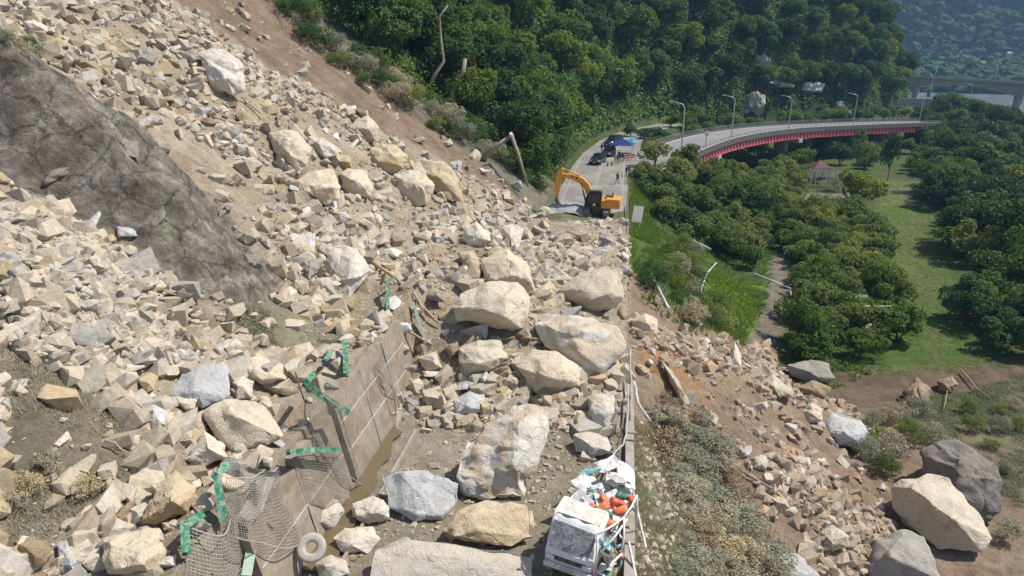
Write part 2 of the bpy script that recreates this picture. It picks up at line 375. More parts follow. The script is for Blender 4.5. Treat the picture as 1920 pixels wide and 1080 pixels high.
# small lumps of debris
deb = np.maximum(sstep(88, 80, Y+.3*(X+12))*(X < -11), sstep(31, 35, Y+.25*(X+6))*sstep(79, 75, Y-.25*(X+6))*(X >= -11)*(X <= .9))
fan = sstep(30, 36, Y+.1*X)*sstep(66, 58, Y+.4*X)*(X > .9)*sstep(27, 21, X)
debris = np.maximum(deb, fan)
ocm = sstep(-.8, .5, poly_sd(X, Y, OUTC)+fbm(X*.6, Y*.6, 3)*.8)
Z = Z+debris*(1-ocm)*(fbm(X*.9, Y*.9, 4)*.34)*np.where((X > -12) & (Y < 34), .15, 1)
col = np.zeros((len(X), 3)); n1 = fbm(X*.13+4, Y*.13, 4); n2 = fbm(X*.7, Y*.7+8, 4); n3 = fbm(X*2.1, Y*2.1, 2)
def C(r, g, b): return np.array((r, g, b))
def lay(mask, c, c2=None, n=n2):
    global col
    mask = np.clip(mask, 0, 1)[:, None]; cc = np.broadcast_to(c, col.shape) if c2 is None else c+(c2-c)*np.clip(n*1.3+.5, 0, 1)[:, None]
    col = col*(1-mask)+cc*mask
lay(np.ones(len(X)), C(.06, .085, .03), C(.09, .115, .035))                             # grass
lay((dh > 0)*1., C(.028, .042, .018), C(.045, .055, .025))                                   # forest floor
lay(sstep(900, 1060, Y*.93+X*.36), C(.035, .07, .03), C(.05, .09, .035))
lay(sstep(670, 760, Y)*sstep(1010, 985, Y*.93+X*.36), C(.10, .14, .06), C(.17, .18, .09), n1)
lay(sstep(-12.2, -13.6, Z)*(Y < 760)*(X > 40), C(.15, .15, .14), C(.22, .21, .19), n1)
# lawn strip, bare patches and footpath
lawn = hits([(1640, 345), (1735, 345), (1760, 470), (1800, 600), (1850, 700), (1600, 705), (1640, 600), (1662, 470)])
lay(sstep(-1.5, 1.5, poly_sd(X, Y, lawn)+n1*2), C(.085, .135, .03), C(.11, .155, .04), n1)
strip = hits([(1690, 400), (1730, 400), (1770, 560), (1800, 690), (1715, 690), (1715, 560)])
lay(.45*sstep(-1, 1.5, poly_sd(X, Y, strip)+n1*2), C(.13, .14, .06), C(.15, .13, .07), n1)
path = hits([(1448, 478), (1475, 478), (1482, 560), (1450, 690), (1395, 690), (1400, 620), (1440, 560)])
lay(sstep(-.6, .5, poly_sd(X, Y, path)+n2*.6), C(.17, .145, .11), C(.23, .19, .145))
pad = hits([(1490, 362), (1600, 362), (1610, 385), (1590, 402), (1470, 385)])
lay(sstep(-.8, .8, poly_sd(X, Y, pad)+n2*.8), C(.18, .16, .12), C(.24, .21, .16))
pad2 = hits([(1645, 340), (1725, 340), (1735, 385), (1650, 385)])
lay(.7*sstep(-.8, .8, poly_sd(X, Y, pad2)+n1*3), C(.20, .18, .11), C(.15, .15, .07))
knoll = hits([(1270, 470), (1330, 500), (1430, 530), (1420, 590), (1390, 650), (1330, 620), (1290, 540)])
lay(sstep(-1, 1, poly_sd(X, Y, knoll)+n2*1.), C(.12, .20, .025), C(.17, .24, .035))
# low right ground near the slide
rz = sstep(.9, 1.2, X)*sstep(64, 54, Y+.12*X+n1*5)
lay(rz, C(.20, .15, .10), C(.27, .205, .145)); lay(rz*sstep(.0, .5, n1), C(.20, .17, .10), C(.25, .20, .13))
grn = hits([(1180, 780), (1260, 800), (1330, 900), (1370, 1080), (1180, 1080)])
lay(.9*sstep(-1, 1.2, poly_sd(X, Y, grn)+n2*2), C(.14, .18, .075), C(.25, .24, .155))
mud = hits([(1560, 700), (1700, 690), (1920, 690), (1920, 745), (1760, 740), (1640, 800), (1560, 770)])
lay(.9*sstep(-1, 1, poly_sd(X, Y, mud)+n2*1.5), C(.13, .09, .065), C(.19, .135, .095))
grn2 = hits([(1760, 770), (1920, 740), (1920, 900), (1860, 860), (1760, 820)])
lay(.4*sstep(-1, 1, poly_sd(X, Y, grn2)+n2*1.5), C(.15, .17, .08), C(.20, .20, .12))
mud2 = hits([(1560, 860), (1700, 860), (1920, 900), (1920, 1080), (1480, 1080), (1400, 860), (1480, 800)])
lay(.85*sstep(-1, 1, poly_sd(X, Y, mud2)+n2*1.8), C(.20, .145, .095), C(.26, .195, .135))
lay(sstep(.95, 1.4, X)*(1-sstep(.95, 3.5, X))*sstep(60, 80, Y)*sstep(112, 100, Y), C(.17, .20, .06), C(.24, .25, .09))
# debris
lay(debris, C(.43, .36, .265), C(.33, .265, .19)); lay(debris*(X > 1), C(.32, .235, .165), C(.24, .17, .115)); lay(debris*sstep(.1, .7, n1)*.8, C(.30, .24, .17), C(.36, .27, .17))
redp = hits([(1190, 600), (1230, 600), (1320, 740), (1300, 790), (1240, 720), (1200, 680)])
lay(.9*sstep(-.6, .4, poly_sd(X, Y, redp)+n2*.6), C(.42, .22, .10), C(.34, .22, .13))
# brown scar along the far edge
bl = 79.5+.82*(X+13.5)
lay(sstep(-3, 1, Y-bl-n2*3)*(X < -12)*sstep(0, 8, 92-Y), C(.20, .145, .10), C(.27, .195, .135))
lay(sstep(79, 83, Y+n2*3)*sstep(94, 89, Y+n2*2)*(dh > 0), C(.20, .19, .14), C(.13, .12, .085))
# dark outcrop, brown earth at its foot
lay(ocm, C(.255, .21, .165), C(.175, .148, .118)); lay(ocm*sstep(.0, .35, n2+n3*.5)*.75, C(.34, .32, .285), C(.26, .24, .21)); lay(ocm*sstep(.1, .4, n1-n3*.3)*.7, C(.15, .125, .10), C(.20, .165, .13)); lay(ocm*sstep(.25, .5, fbm(X*.35+40, Y*.35, 4))*.5, C(.19, .20, .12))
e1 = hits([(250, 540), (300, 540), (440, 620), (400, 640), (270, 600)])
lay(.9*sstep(-.4, .4, poly_sd(X, Y, e1)+n2*.5), C(.24, .165, .10), C(.30, .21, .13))
lf = hits([(0, 650), (80, 680), (200, 740), (260, 820), (230, 920), (100, 1000), (0, 1010)])
lay(.85*sstep(-.7, .5, poly_sd(X, Y, lf)+n2*1.2), C(.26, .215, .165), C(.17, .16, .105))
veg = hits([(430, 590), (520, 560), (640, 620), (640, 660), (560, 665), (470, 640)])
lay(.85*sstep(-.5, .4, poly_sd(X, Y, veg)+n2*.6), C(.20, .20, .12), C(.29, .26, .18))
ft = hits([(740, 760), (860, 770), (900, 860), (870, 890), (720, 880), (650, 930)])
lay(.9*sstep(-.5, .4, poly_sd(X, Y, ft)+n2*.5), C(.27, .22, .155), C(.34, .28, .205))
lay(((X > -12.6) & (X < .9) & (Y < 33))*.8, C(.33, .28, .21), C(.38, .33, .26))
lay((1-debris)*(Y > 33)*(X > -11)*(X < .85)*(Y < 100)*.7, C(.20, .18, .13), C(.13, .15, .07))
ny, nx = GX.shape; ii = (np.arange(ny-1)[:, None]*nx+np.arange(nx-1)[None]).ravel()
FQ = np.c_[ii, ii+1, ii+1+nx, ii+nx]
m, nt, N, L, b = newmat('ground_soil'); p = pos(nt); b.inputs['Roughness'].default_value = .95; b.inputs['Specular IOR Level'].default_value = .15
a = N.new('ShaderNodeAttribute'); a.attribute_name = 'Col'
f1 = noise(nt, 1.6, 9, .72, p, .3); f2 = noise(nt, 9, 8, .75, p)
c = mixc(nt, 1., a.outputs[0], ramp(nt, f1.outputs[0], [(.3, G3(.62)), (.5, G3(1)), (.7, G3(1.25))]).outputs[0], 'MULTIPLY')
c = mixc(nt, 1., c, ramp(nt, f2.outputs[0], [(.3, G3(.7)), (.7, G3(1.25))]).outputs[0], 'MULTIPLY')
f3 = noise(nt, .55, 12, .74, p, .35); f4 = noise(nt, 2.2, 10, .75, p, .1)
pt = mixc(nt, 1., ramp(nt, f3.outputs[0], [(.36, (.55, .56, .58)), (.5, (1.0, 1.02, 1.04)), (.62, (1.75, 1.9, 2.0))]).outputs[0], ramp(nt, f4.outputs[0], [(.35, G3(.78)), (.65, G3(1.2))]).outputs[0], 'MULTIPLY')
vv = N.new('ShaderNodeTexVoronoi'); vv.feature = 'DISTANCE_TO_EDGE'; vv.inputs['Scale'].default_value = .55; wv = N.new('ShaderNodeVectorMath'); wn2 = noise(nt, 1.5, 6, .7, p); L.new(p, wv.inputs[0]); L.new(wn2.outputs[1], wv.inputs[1]); L.new(wv.outputs[0], vv.inputs['Vector'])
pt = mixc(nt, 1., pt, ramp(nt, vv.outputs[0], [(0, G3(.45)), (.05, G3(1))]).outputs[0], 'MULTIPLY')
c = mixc(nt, a.outputs['Alpha'], c, mixc(nt, 1., c, pt, 'MULTIPLY')); L.new(c, b.inputs[0]); b0 = bump(nt, b, f3.outputs[0], .5, .7); b1 = bump(nt, b, f1.outputs[0], .7, .35, b0); bump(nt, b, f2.outputs[0], .8, .09, b1); M['ground'] = m
ground = tag(mesh('ground', np.c_[X, Y, Z], FQ, M['ground'], smooth=True, col=col, alpha=ocm), kind='structure')
_gz = Z.reshape(GX.shape)
def gz(x, y):                          # height of the ground mesh itself
    x = np.atleast_1d(np.asarray(x, float)); y = np.atleast_1d(np.asarray(y, float))
    i = np.clip(np.searchsorted(AX, x)-1, 0, len(AX)-2); j = np.clip(np.searchsorted(AY, y)-1, 0, len(AY)-2)
    u = (x-AX[i])/(AX[i+1]-AX[i]); v = (y-AY[j])/(AY[j+1]-AY[j])
    r = (_gz[j, i]*(1-u)+_gz[j, i+1]*u)*(1-v)+(_gz[j+1, i]*(1-u)+_gz[j+1, i+1]*u)*v
    return r if r.size > 1 else float(r[0])
def hitg(px, py):
    q = hit(px, py).copy(); q[2] = gz(q[0], q[1]); return q

# ------------------------------------------------------------------ road, river, water
def sheet(name, L_, R_, z, mat, kind='structure', zf=None):
    V = []
    for (a, b) in zip(L_, R_):
        for k in range(5):
            t = k/4; x = a[0]+(b[0]-a[0])*t; y = a[1]+(b[1]-a[1])*t; V.append((x, y, z if zf is None else zf(x, y)))
    n = len(L_); Fq = np.array([(i*5+k, i*5+k+1, i*5+k+6, i*5+k+5) for i in range(n-1) for k in range(4)])
    return tag(mesh(name, V, Fq, mat, smooth=True), kind=kind)
ys = [70, 80, 90, 100, 110, 116, 124, 134, 150, 164, 176, 188]
le = [-8.6, -8.6, -8.7, -8.8, -8.7, -8.6, -8.3, -7.6, -5.6, -2.5, 2, 8]; re = [.55, .55, .55, .7, 2.2, 7.5, 11.0, 2.8, 3.4, 5.6, 9.5, 15]
sheet('road', list(zip(le, ys)), list(zip(re, ys)), .05, M['asphalt'])
m, nt, N, L, b = newmat('worn_road_paint'); p = pos(nt); b.inputs['Roughness'].default_value = .8
n = noise(nt, 3, 6, .7, p); L.new(mixc(nt, ramp(nt, n.outputs[0], [(.4, G3(0)), (.6, G3(1))]).outputs[0], (.38, .36, .29), (.27, .25, .21)), b.inputs[0]); M['paint'] = m
for x0, w in ((-4.1, .13), (-3.8, .13), (-7.9, .14), (-.1, .14)):
    yy = [84, 92, 100, 108, 116, 124, 132]
    sheet('road_marking', [(x0, y) for y in yy], [(x0+w, y) for y in yy], .056, M['paint'])
m, nt, N, L, b = newmat('river_water'); p = pos(nt); b.inputs['Roughness'].default_value = .25
n = noise(nt, .06, 6, .6, p); L.new(mixc(nt, ramp(nt, n.outputs[0], [(.4, G3(0)), (.6, G3(1))]).outputs[0], (.10, .13, .15), (.20, .21, .21)), b.inputs[0])
n = noise(nt, .6, 4, .6, p); bump(nt, b, n.outputs[0], .4, .3); M['river'] = m
tag(mesh('river', [(96, 150, -16.2), (260, 150, -16.2), (560, 640, -16.2), (170, 640, -16.2)], [(0, 1, 2, 3)], M['river']), kind='structure')
tag(mesh('puddle', [(-11.35, 19.5, .16)]+[(-10.25+.22*math.sin(k*1.9)+.12*math.sin(k*4.3)-.035*k, 19.5+k*.72, .16) for k in range(15)]+[(-11.3, 30.2, .16)], [tuple(range(17))], M['water_mud']), kind='structure')
# ------------------------------------------------------------------ boulders
def hull_bm(pts, bevel=.03, sub=1, amp=.03, fr=1.2, seed=0):
    bm = bmesh.new()
    for p in pts: bm.verts.new(p)
    r = bmesh.ops.convex_hull(bm, input=bm.verts)
    bmesh.ops.delete(bm, geom=[g for g in set(r['geom_interior']+r['geom_unused']) if isinstance(g, bmesh.types.BMVert)], context='VERTS')
    bmesh.ops.dissolve_limit(bm, angle_limit=R(9), verts=bm.verts, edges=bm.edges)
    if bevel: bmesh.ops.bevel(bm, geom=list(bm.edges), offset=bevel, segments=2, affect='EDGES', profile=.55, clamp_overlap=True)
    bmesh.ops.triangulate(bm, faces=bm.faces)
    for s in range(sub):
        el = [e.calc_length() for e in bm.edges]; md = sorted(el)[int(len(el)*.35)]
        bmesh.ops.subdivide_edges(bm, edges=[e for e in bm.edges if e.calc_length() > md], cuts=1); bmesh.ops.triangulate(bm, faces=bm.faces)
    bm.normal_update(); co = np.array([v.co[:] for v in bm.verts]); nr = np.array([v.normal[:] for v in bm.verts])
    d = vn3(co*fr+seed*3.7)+.6*vn3(co*fr*2.7+seed)+.35*vn3(co*fr*6+seed)-.9*np.maximum(.14-np.abs(vn3(co*fr*.9+seed*1.9)), 0)*4-.4*np.maximum(.1-np.abs(vn3(co*fr*2.1+seed*.7)), 0)*4; co = co+nr*(d*amp*2)[:, None]
    for v, c in zip(bm.verts, co): v.co = c
    return bm
def hero(poly, kind, label, ref, thick=.75, facets=1, lift=0.0):
    poly = [np.array(p, float) for p in poly]; cx, cy = np.mean(poly, axis=0); x0, y0 = np.min(poly, axis=0); x1, y1 = np.max(poly, axis=0)
    base = hitg(cx, min(cy+.30*(y1-y0), 1075)); dd = proj(base)[2]
    w = max(x1-x0, y1-y0)*dd/F; base = base+np.array((0, 0, lift))
    vd = ray(cx, cy); vd = vd/np.linalg.norm(vd); N_ = -vd+np.array((0, 0, .75)); N_ /= np.linalg.norm(N_)
    outl = []
    for p in poly:
        r = ray(*p); t = ((base-C0) @ N_)/(r @ N_); t *= 1-.22*min(x1-x0, y1-y0)/F*1.0; outl.append(C0+r*t)
    outl = np.array(outl); cen = outl.mean(0); r_ = random.Random(int(cx*7+cy)); pts = list(outl)
    sm = min(x1-x0, y1-y0)*dd/F; th = sm*thick
    for k, p in enumerate(outl):
        tv = (p-C0)/np.linalg.norm(p-C0)
        for sc, fd in ((.70, .34), (.35, .60)):
            if r_.random() < (.45 if sc > .5 else .62): continue
            q = cen+(p-cen)*(sc+r_.uniform(-.2, .16)); pts.append(q-tv*th*(fd+r_.uniform(-.2, .14)))
        pts.append(cen+(p-cen)*r_.uniform(.75, .97)+tv*th*.35); pts.append(cen+(p-cen)*.55+tv*th*.8)
    pts.append(cen-(cen-C0)/np.linalg.norm(cen-C0)*th*.5)
    near_ = min(np.linalg.norm(np.array(p)-C0) for p in pts)
    lc = cen.copy(); lp = [tuple(p-lc) for p in pts]
    bm = hull_bm(lp, bevel=sm*.022, sub=3 if sm > 1.4 else 2, amp=sm*.045, fr=2.6/max(w, .5), seed=cx)
    o = MB().bm(bm).build('boulder', M[kind], smooth=True, sharp=24, loc=tuple(lc))
    tag(o, label, 'boulder'); LAND.append((cx, cy, ref, (x0+x1)/2, lc)); HEROPOLY.append(poly)
    return o
M['band'] = band_mat()
LAND = []; HEROPOLY = []
H = [
 ([(365,95),(390,90),(428,93),(462,125),(458,170),(440,180),(422,165),(395,158),(376,128)], 'pale', 'tall cream fluted boulder standing alone high on the upper slope', 'tall fluted boulder', .5),
 ([(233,98),(280,86),(300,100),(292,120),(260,125),(235,113)], 'grey', 'rounded cream and grey boulder with a black shadow, up-slope left of the fluted boulder', 'shadowed upper boulder'),
 ([(43,38),(62,35),(90,50),(90,60),(62,67),(44,55)], 'pale', 'white wedge rock at the very top left of the landslide', 'white wedge rock'),
 ([(73,0),(125,-4),(128,14),(97,22),(78,10)], 'grey', 'grey blocky rock cut by the top edge of the picture', 'grey rock at the top edge', .8),
 ([(137,-5),(178,-6),(176,10),(152,14),(138,6)], 'pale', 'pale rock at the top edge right of a grey block', 'pale rock at the top edge', .8),
 ([(503,250),(530,241),(560,246),(584,280),(580,312),(560,326),(530,318),(513,290)], 'cream', 'big cream boulder split by a ledge, above the angular overhanging boulder', 'big ledged boulder'),
 ([(572,252),(600,256),(636,278),(634,292),(610,298),(588,280)], 'pale', 'pale slanting slab lying against the big ledged boulder', 'pale slanting slab', .5),
 ([(545,345),(590,315),(625,318),(642,352),(636,372),(612,387),(575,368)], 'cream', 'angular cream boulder with a dark undercut lower edge', 'undercut boulder'),
 ([(632,322),(660,312),(688,318),(700,350),(696,368),(662,370),(641,352)], 'cream', 'smooth cream boulder just right of the undercut boulder', 'smooth cream boulder'),
 ([(690,280),(715,266),(742,268),(766,292),(762,318),(722,332),(694,312)], 'ochre', 'ochre boulder with a flat weathered top in the middle of the slope', 'ochre flat-topped boulder'),
 ([(737,328),(765,315),(798,322),(815,348),(802,386),(768,388),(742,360)], 'cream', 'rounded dusty boulder below the ochre flat-topped boulder', 'rounded dusty boulder'),
 ([(762,292),(830,302),(866,338),(868,380),(832,374),(806,346),(768,318)], 'ochre', 'long ochre slab sloping down beside the rounded dusty boulder', 'long ochre slab', .4),
 ([(865,425),(893,414),(918,436),(922,452),(900,465),(878,466),(866,447)], 'pale', 'grey-white block with a black shadow line beneath it, left of the excavator rubble', 'grey-white block'),
 ([(612,465),(650,456),(672,470),(693,508),(688,525),(655,560),(632,556),(614,512)], 'pale', 'large upright white boulder with one grey shaded flank', 'large upright white boulder', .8),
 ([(567,440),(578,434),(591,437),(590,470),(578,482),(565,470)], 'blue', 'small upright blue-grey slab above the large white boulder', 'upright blue-grey slab', .5),
 ([(565,488),(588,482),(607,484),(598,508),(577,532),(563,508)], 'grey', 'angular grey rock directly left of the large upright white boulder', 'angular grey rock'),
 ([(524,545),(545,535),(557,545),(555,568),(534,574)], 'cream', 'round cream rock at the lower tip of the dark outcrop', 'round cream rock'),
 ([(545,578),(570,560),(594,547),(608,560),(600,578),(565,588)], 'cream', 'flat oval cream rock below the angular grey rock', 'flat oval rock', .5),
 ([(1044,545),(1085,512),(1128,496),(1168,503),(1176,560),(1150,582),(1100,586),(1062,566)], 'cream', 'huge dusty boulder perched at the road edge beside the green slope', 'huge road-edge boulder'),
 ([(860,478),(878,468),(893,474),(906,505),(900,528),(876,520)], 'ochre', 'ochre flake standing below the grey-white block', 'ochre flake', .6),
 ([(903,490),(950,464),(985,492),(1004,528),(1002,546),(985,555),(940,530),(905,528)], 'cream', 'broad dusty boulder above the largest squared block', 'broad dusty boulder'),
 ([(845,575),(862,548),(902,528),(975,524),(1000,556),(998,603),(985,622),(935,620),(888,602),(858,602)], 'cream', 'largest squared block of pale sandstone in the centre of the slide', 'largest squared block', .7),
 ([(998,603),(1035,588),(1110,598),(1165,620),(1174,652),(1132,702),(1090,702),(1062,662),(1012,642)], 'band', 'huge brown and grey striped boulder below the road-edge boulder', 'striped boulder', .7),
 ([(964,685),(995,656),(1050,658),(1086,690),(1088,725),(1050,736),(1005,740),(984,716)], 'cream', 'smooth rounded cream boulder with a shadow under its left side', 'smooth rounded boulder'),
 ([(857,650),(895,634),(938,640),(952,672),(930,692),(882,700),(858,682)], 'cream', 'flat cream block left of the smooth rounded boulder', 'flat cream block'),
 ([(850,748),(880,735),(908,744),(908,770),(880,783),(852,776)], 'blue', 'isolated grey rock on the bare soil above the tilted slab', 'isolated grey rock'),
 ([(1025,737),(1045,733),(1062,741),(1060,759),(1045,766),(1028,757)], 'brown', 'small rust-brown stone at the foot of the smooth rounded boulder', 'rust-brown stone'),
 ([(1097,742),(1125,730),(1153,736),(1158,778),(1140,810),(1112,806),(1100,775)], 'pale', 'tall cream rock against the wrecked roadside rail', 'rock by the wrecked rail'),
 ([(850,868),(870,820),(905,790),(960,760),(1012,754),(1030,770),(1008,822),(1000,905),(985,936),(930,936),(870,925),(852,897)], 'band', 'giant tilted slab with brown upper bands resting on the buried road', 'giant tilted slab', .45),
 ([(711,892),(735,878),(800,880),(860,906),(862,940),(830,976),(780,978),(730,950)], 'blue', 'big blue-white slab lying flat beside the ditch', 'flat blue-white slab', .4),
 ([(824,992),(858,952),(915,935),(990,948),(1002,1008),(960,1028),(880,1020),(835,1012)], 'ochre', 'ochre-topped block just left of the crushed truck', 'ochre-topped block', .5),
 ([(700,1030),(760,1002),(830,1012),(960,1032),(1000,1045),(1000,1095),(690,1095)], 'pale', 'broad pale slab at the bottom edge left of the truck', 'broad bottom slab', .25),
 ([(568,962),(600,936),(634,938),(646,960),(628,992),(592,999),(570,982)], 'pale', 'white boulder leaning on the lower concrete wall above the tyre', 'white boulder above the tyre'),
 ([(660,945),(700,924),(733,948),(732,970),(692,986),(664,968)], 'pale', 'pale rock at the lower end of the muddy ditch', 'rock at the ditch end'),
 ([(645,985),(700,984),(714,1010),(690,1040),(640,1034),(622,1008)], 'pale', 'wide white block between the tyre and the flat blue-white slab', 'wide white block', .5),
 ([(590,1055),(620,1040),(650,1050),(655,1075),(625,1090),(595,1085)], 'pale', 'white rock cut by the bottom edge below the tyre', 'white rock below the tyre'),
 ([(303,738),(340,700),(380,684),(426,682),(431,742),(380,766),(312,758)], 'blue', 'large smooth blue-grey slab on the left bench', 'large blue-grey slab', .45),
 ([(378,768),(418,746),(480,750),(520,775),(537,820),(495,850),(440,852),(395,812)], 'cream', 'massive pitted cream boulder behind the bent green posts', 'massive pitted boulder'),
 ([(257,770),(288,755),(315,773),(313,798),(288,803),(262,792)], 'blue', 'small bluish rock below left of the large blue-grey slab', 'small bluish rock'),
 ([(345,862),(382,805),(420,830),(427,858),(385,876)], 'pale', 'white pyramid rock tucked under the massive pitted boulder', 'white pyramid rock'),
 ([(404,645),(440,625),(464,660),(455,685),(412,682)], 'pale', 'white egg-shaped boulder above the large blue-grey slab', 'white egg-shaped boulder'),
 ([(438,684),(480,662),(530,684),(537,712),(492,722),(452,704)], 'cream', 'flat-lying cream boulder with a dark gap below it', 'flat-lying cream boulder'),
 ([(430,715),(455,703),(475,715),(472,745),(445,750)], 'pale', 'small pale cube wedged right of the large blue-grey slab', 'wedged pale cube'),
 ([(284,908),(330,880),(372,912),(352,960),(300,982),(270,976)], 'ochre', 'two-tone white and orange boulder left of the upright green post', 'two-tone boulder'),
 ([(188,1012),(240,990),(300,992),(312,1040),(285,1085),(200,1080)], 'cream', 'lumpy beige boulder at the bottom edge left of the nets', 'lumpy beige boulder'),
 ([(184,992),(212,964),(252,985),(235,1006),(192,1012)], 'pale', 'white cap rock on top of the lumpy beige boulder', 'white cap rock'),
 ([(24,1014),(60,1004),(97,1030),(90,1055),(65,1064),(32,1042)], 'brown', 'orange-brown boulder in the bottom left corner', 'orange-brown boulder'),
 ([(104,1018),(124,1008),(150,1058),(140,1078),(112,1062)], 'blue', 'pale blue pointed rock beside the orange-brown boulder', 'pale blue pointed rock'),
 ([(112,630),(148,600),(186,624),(182,650),(142,655)], 'grey', 'broadest grey rock in the heap under the dark outcrop', 'broadest heap rock'),
 ([(60,575),(78,545),(94,552),(92,572),(72,590)], 'blue', 'blue-white splinter rock in the heap under the dark outcrop', 'blue-white splinter'),
 ([(168,410),(186,396),(190,402),(178,428),(165,432)], 'blue', 'thin blue shard sticking up at the foot of the outcrop', 'thin blue shard', .5),
 ([(218,424),(252,428),(258,442),(222,445)], 'blue', 'small blue-grey block right of the thin blue shard', 'small blue-grey block'),
 ([(1475,684),(1520,673),(1556,682),(1568,710),(1550,720),(1510,714),(1482,706)], 'grey', 'grey boulder with a black left side at the end of the footpath', 'grey boulder by the footpath'),
 ([(1492,724),(1525,712),(1560,728),(1550,748),(1502,746)], 'brown', 'low brown boulder just below the grey one by the footpath', 'low brown boulder'),
 ([(1690,738),(1718,705),(1746,730),(1740,756),(1700,762)], 'brown', 'dark brown angular boulder at the lower end of the lawn', 'dark brown angular boulder'),
 ([(1754,712),(1785,703),(1798,720),(1782,738),(1758,736)], 'brown', 'small rounded boulder right of the dark brown angular one', 'small rounded boulder'),
 ([(1500,772),(1520,753),(1546,766),(1540,790),(1512,797)], 'cream', 'rounded cream boulder above the blue-faced boulder', 'rounded cream boulder'),
 ([(1543,805),(1560,768),(1612,786),(1626,810),(1618,836),(1572,838),(1550,824)], 'blue', 'boulder with a flat blue-grey face in the right debris fan', 'blue-faced boulder'),
 ([(1668,912),(1690,898),(1740,885),(1782,896),(1832,950),(1862,1010),(1840,1035),(1762,1032),(1700,985),(1672,955)], 'cream', 'giant cream boulder with a dark left side at lower right', 'giant cream boulder', .8),
 ([(1722,848),(1750,830),(1795,828),(1870,868),(1888,900),(1868,962),(1842,986),(1790,930),(1732,885)], 'dark', 'dark grey boulder behind the giant cream boulder', 'dark grey boulder', .8),
 ([(1614,1062),(1640,1012),(1700,990),(1732,1006),(1768,1090),(1622,1092)], 'grey', 'large grey boulder with a white side at the bottom edge', 'large bottom-right boulder'),
 ([(1534,994),(1560,982),(1595,1005),(1590,1025),(1560,1034),(1537,1022)], 'cream', 'oval cream boulder on the brown soil left of the giant cream boulder', 'oval cream boulder'),
 ([(1361,692),(1368,655),(1378,643),(1392,668),(1391,695)], 'pale', 'pointed pale rock standing up at the top of the right debris fan', 'pointed pale rock'),
 ([(1425,715),(1450,700),(1482,726),(1490,745),(1460,748)], 'cream', 'cream wedge rock between the pointed rock and the footpath boulder', 'cream wedge rock'),
 ([(1405,860),(1430,850),(1442,862),(1438,880),(1412,880)], 'cream', 'small cream boulder alone in the middle of the right debris fan', 'lone fan boulder'),
 ([(940,425),(958,417),(982,430),(975,470),(960,476),(945,450)], 'pale', 'upright cream rock beside the soil bank below the excavator', 'upright cream rock'),
 ([(1122,442),(1140,433),(1155,450),(1150,468),(1126,470)], 'grey', 'grey rock draped in dead vines near the road edge below the excavator', 'vine-draped rock'),
 ([(832,648),(858,638),(863,660),(845,673)], 'brown', 'rusty brown rock left of the flat cream block', 'rusty brown rock'),
 ([(778,668),(820,655),(829,690),(800,699)], 'cream', 'square cream rock at the upper end of the concrete wall', 'square cream rock'),
 ([(648,238),(690,214),(712,238),(706,265),(662,260)], 'cream', 'wide beige boulder above the ochre flat-topped boulder', 'wide beige boulder'),
 ([(1190,625),(1180,600),(1210,585),(1235,600),(1230,630)], 'cream', 'pinkish rock where the slide spills over the road edge', 'pinkish spill rock', .6),
 ([(1255,700),(1235,670),(1260,690),(1300,755),(1280,765)], 'ochre', 'orange slab on the reddish streak of the right debris fan', 'orange slab', .35),
 ([(970,965),(1000,955),(1003,990),(985,1000)], 'cream', 'small block between the ochre-topped block and the truck', 'small block by the truck'),
 ([(1075,815),(1100,808),(1140,820),(1150,850),(1110,858),(1078,848)], 'pale', 'rock rolled against the rail above the crushed truck', 'rock above the truck'),
 ([(1450,1040),(1500,1035),(1540,1080),(1530,1095),(1460,1095)], 'blue', 'grey slab half sunk in the soil at the bottom edge', 'half-sunk grey slab', .3),
]
for h in H:
    (poly, kind, lab, ref), th = h[:4], (h[4] if len(h) > 4 else .75); hero(poly, kind, lab, ref, th)

# library shapes shared by the middle-sized rocks and the loose rubble
def blocky(r, k=.22):
    d = (1, r.uniform(.55, .95), r.uniform(.35, .8)); P_ = []
    for a in (-1, 1):
        for b_ in (-1, 1):
            for c_ in (-1, 1):
                v = Vector((a*d[0]*.75, b_*d[1]*.75, c_*d[2]*.75)); v += Vector((r.uniform(-k, k), r.uniform(-k, k), r.uniform(-k, k))); P_.append(v)
                if r.random() < .35: P_[-1] = v*.7; P_.append(v+Vector((-a*.5, 0, 0))); P_.append(v+Vector((0, -b_*.4, 0)))
    return P_
def unit_rock(seed, n=13, sub=2, bevel=.04, amp=.04):
    r = random.Random(seed); pts = []
    for i in range(n):
        v = Vector((r.gauss(0, 1), r.gauss(0, 1), r.gauss(0, 1))).normalized(); pts.append(tuple(v*r.uniform(.75, 1.0)))
    if seed in range(40, 58) and seed % 3: pts = [tuple(v*1.05) for v in blocky(r, .28)]
    bm = hull_bm(pts, bevel, sub, amp, 1.3, seed)
    for v in bm.verts: v.co = Vector((v.co.x, v.co.y*.8, v.co.z*.66))
    return bm
LIB = []
for s in range(16):
    mb = MB().bm(unit_rock(s+40)); me = mb.build('rock', M['cream'], smooth=True, sharp=26); LIB.append(me)
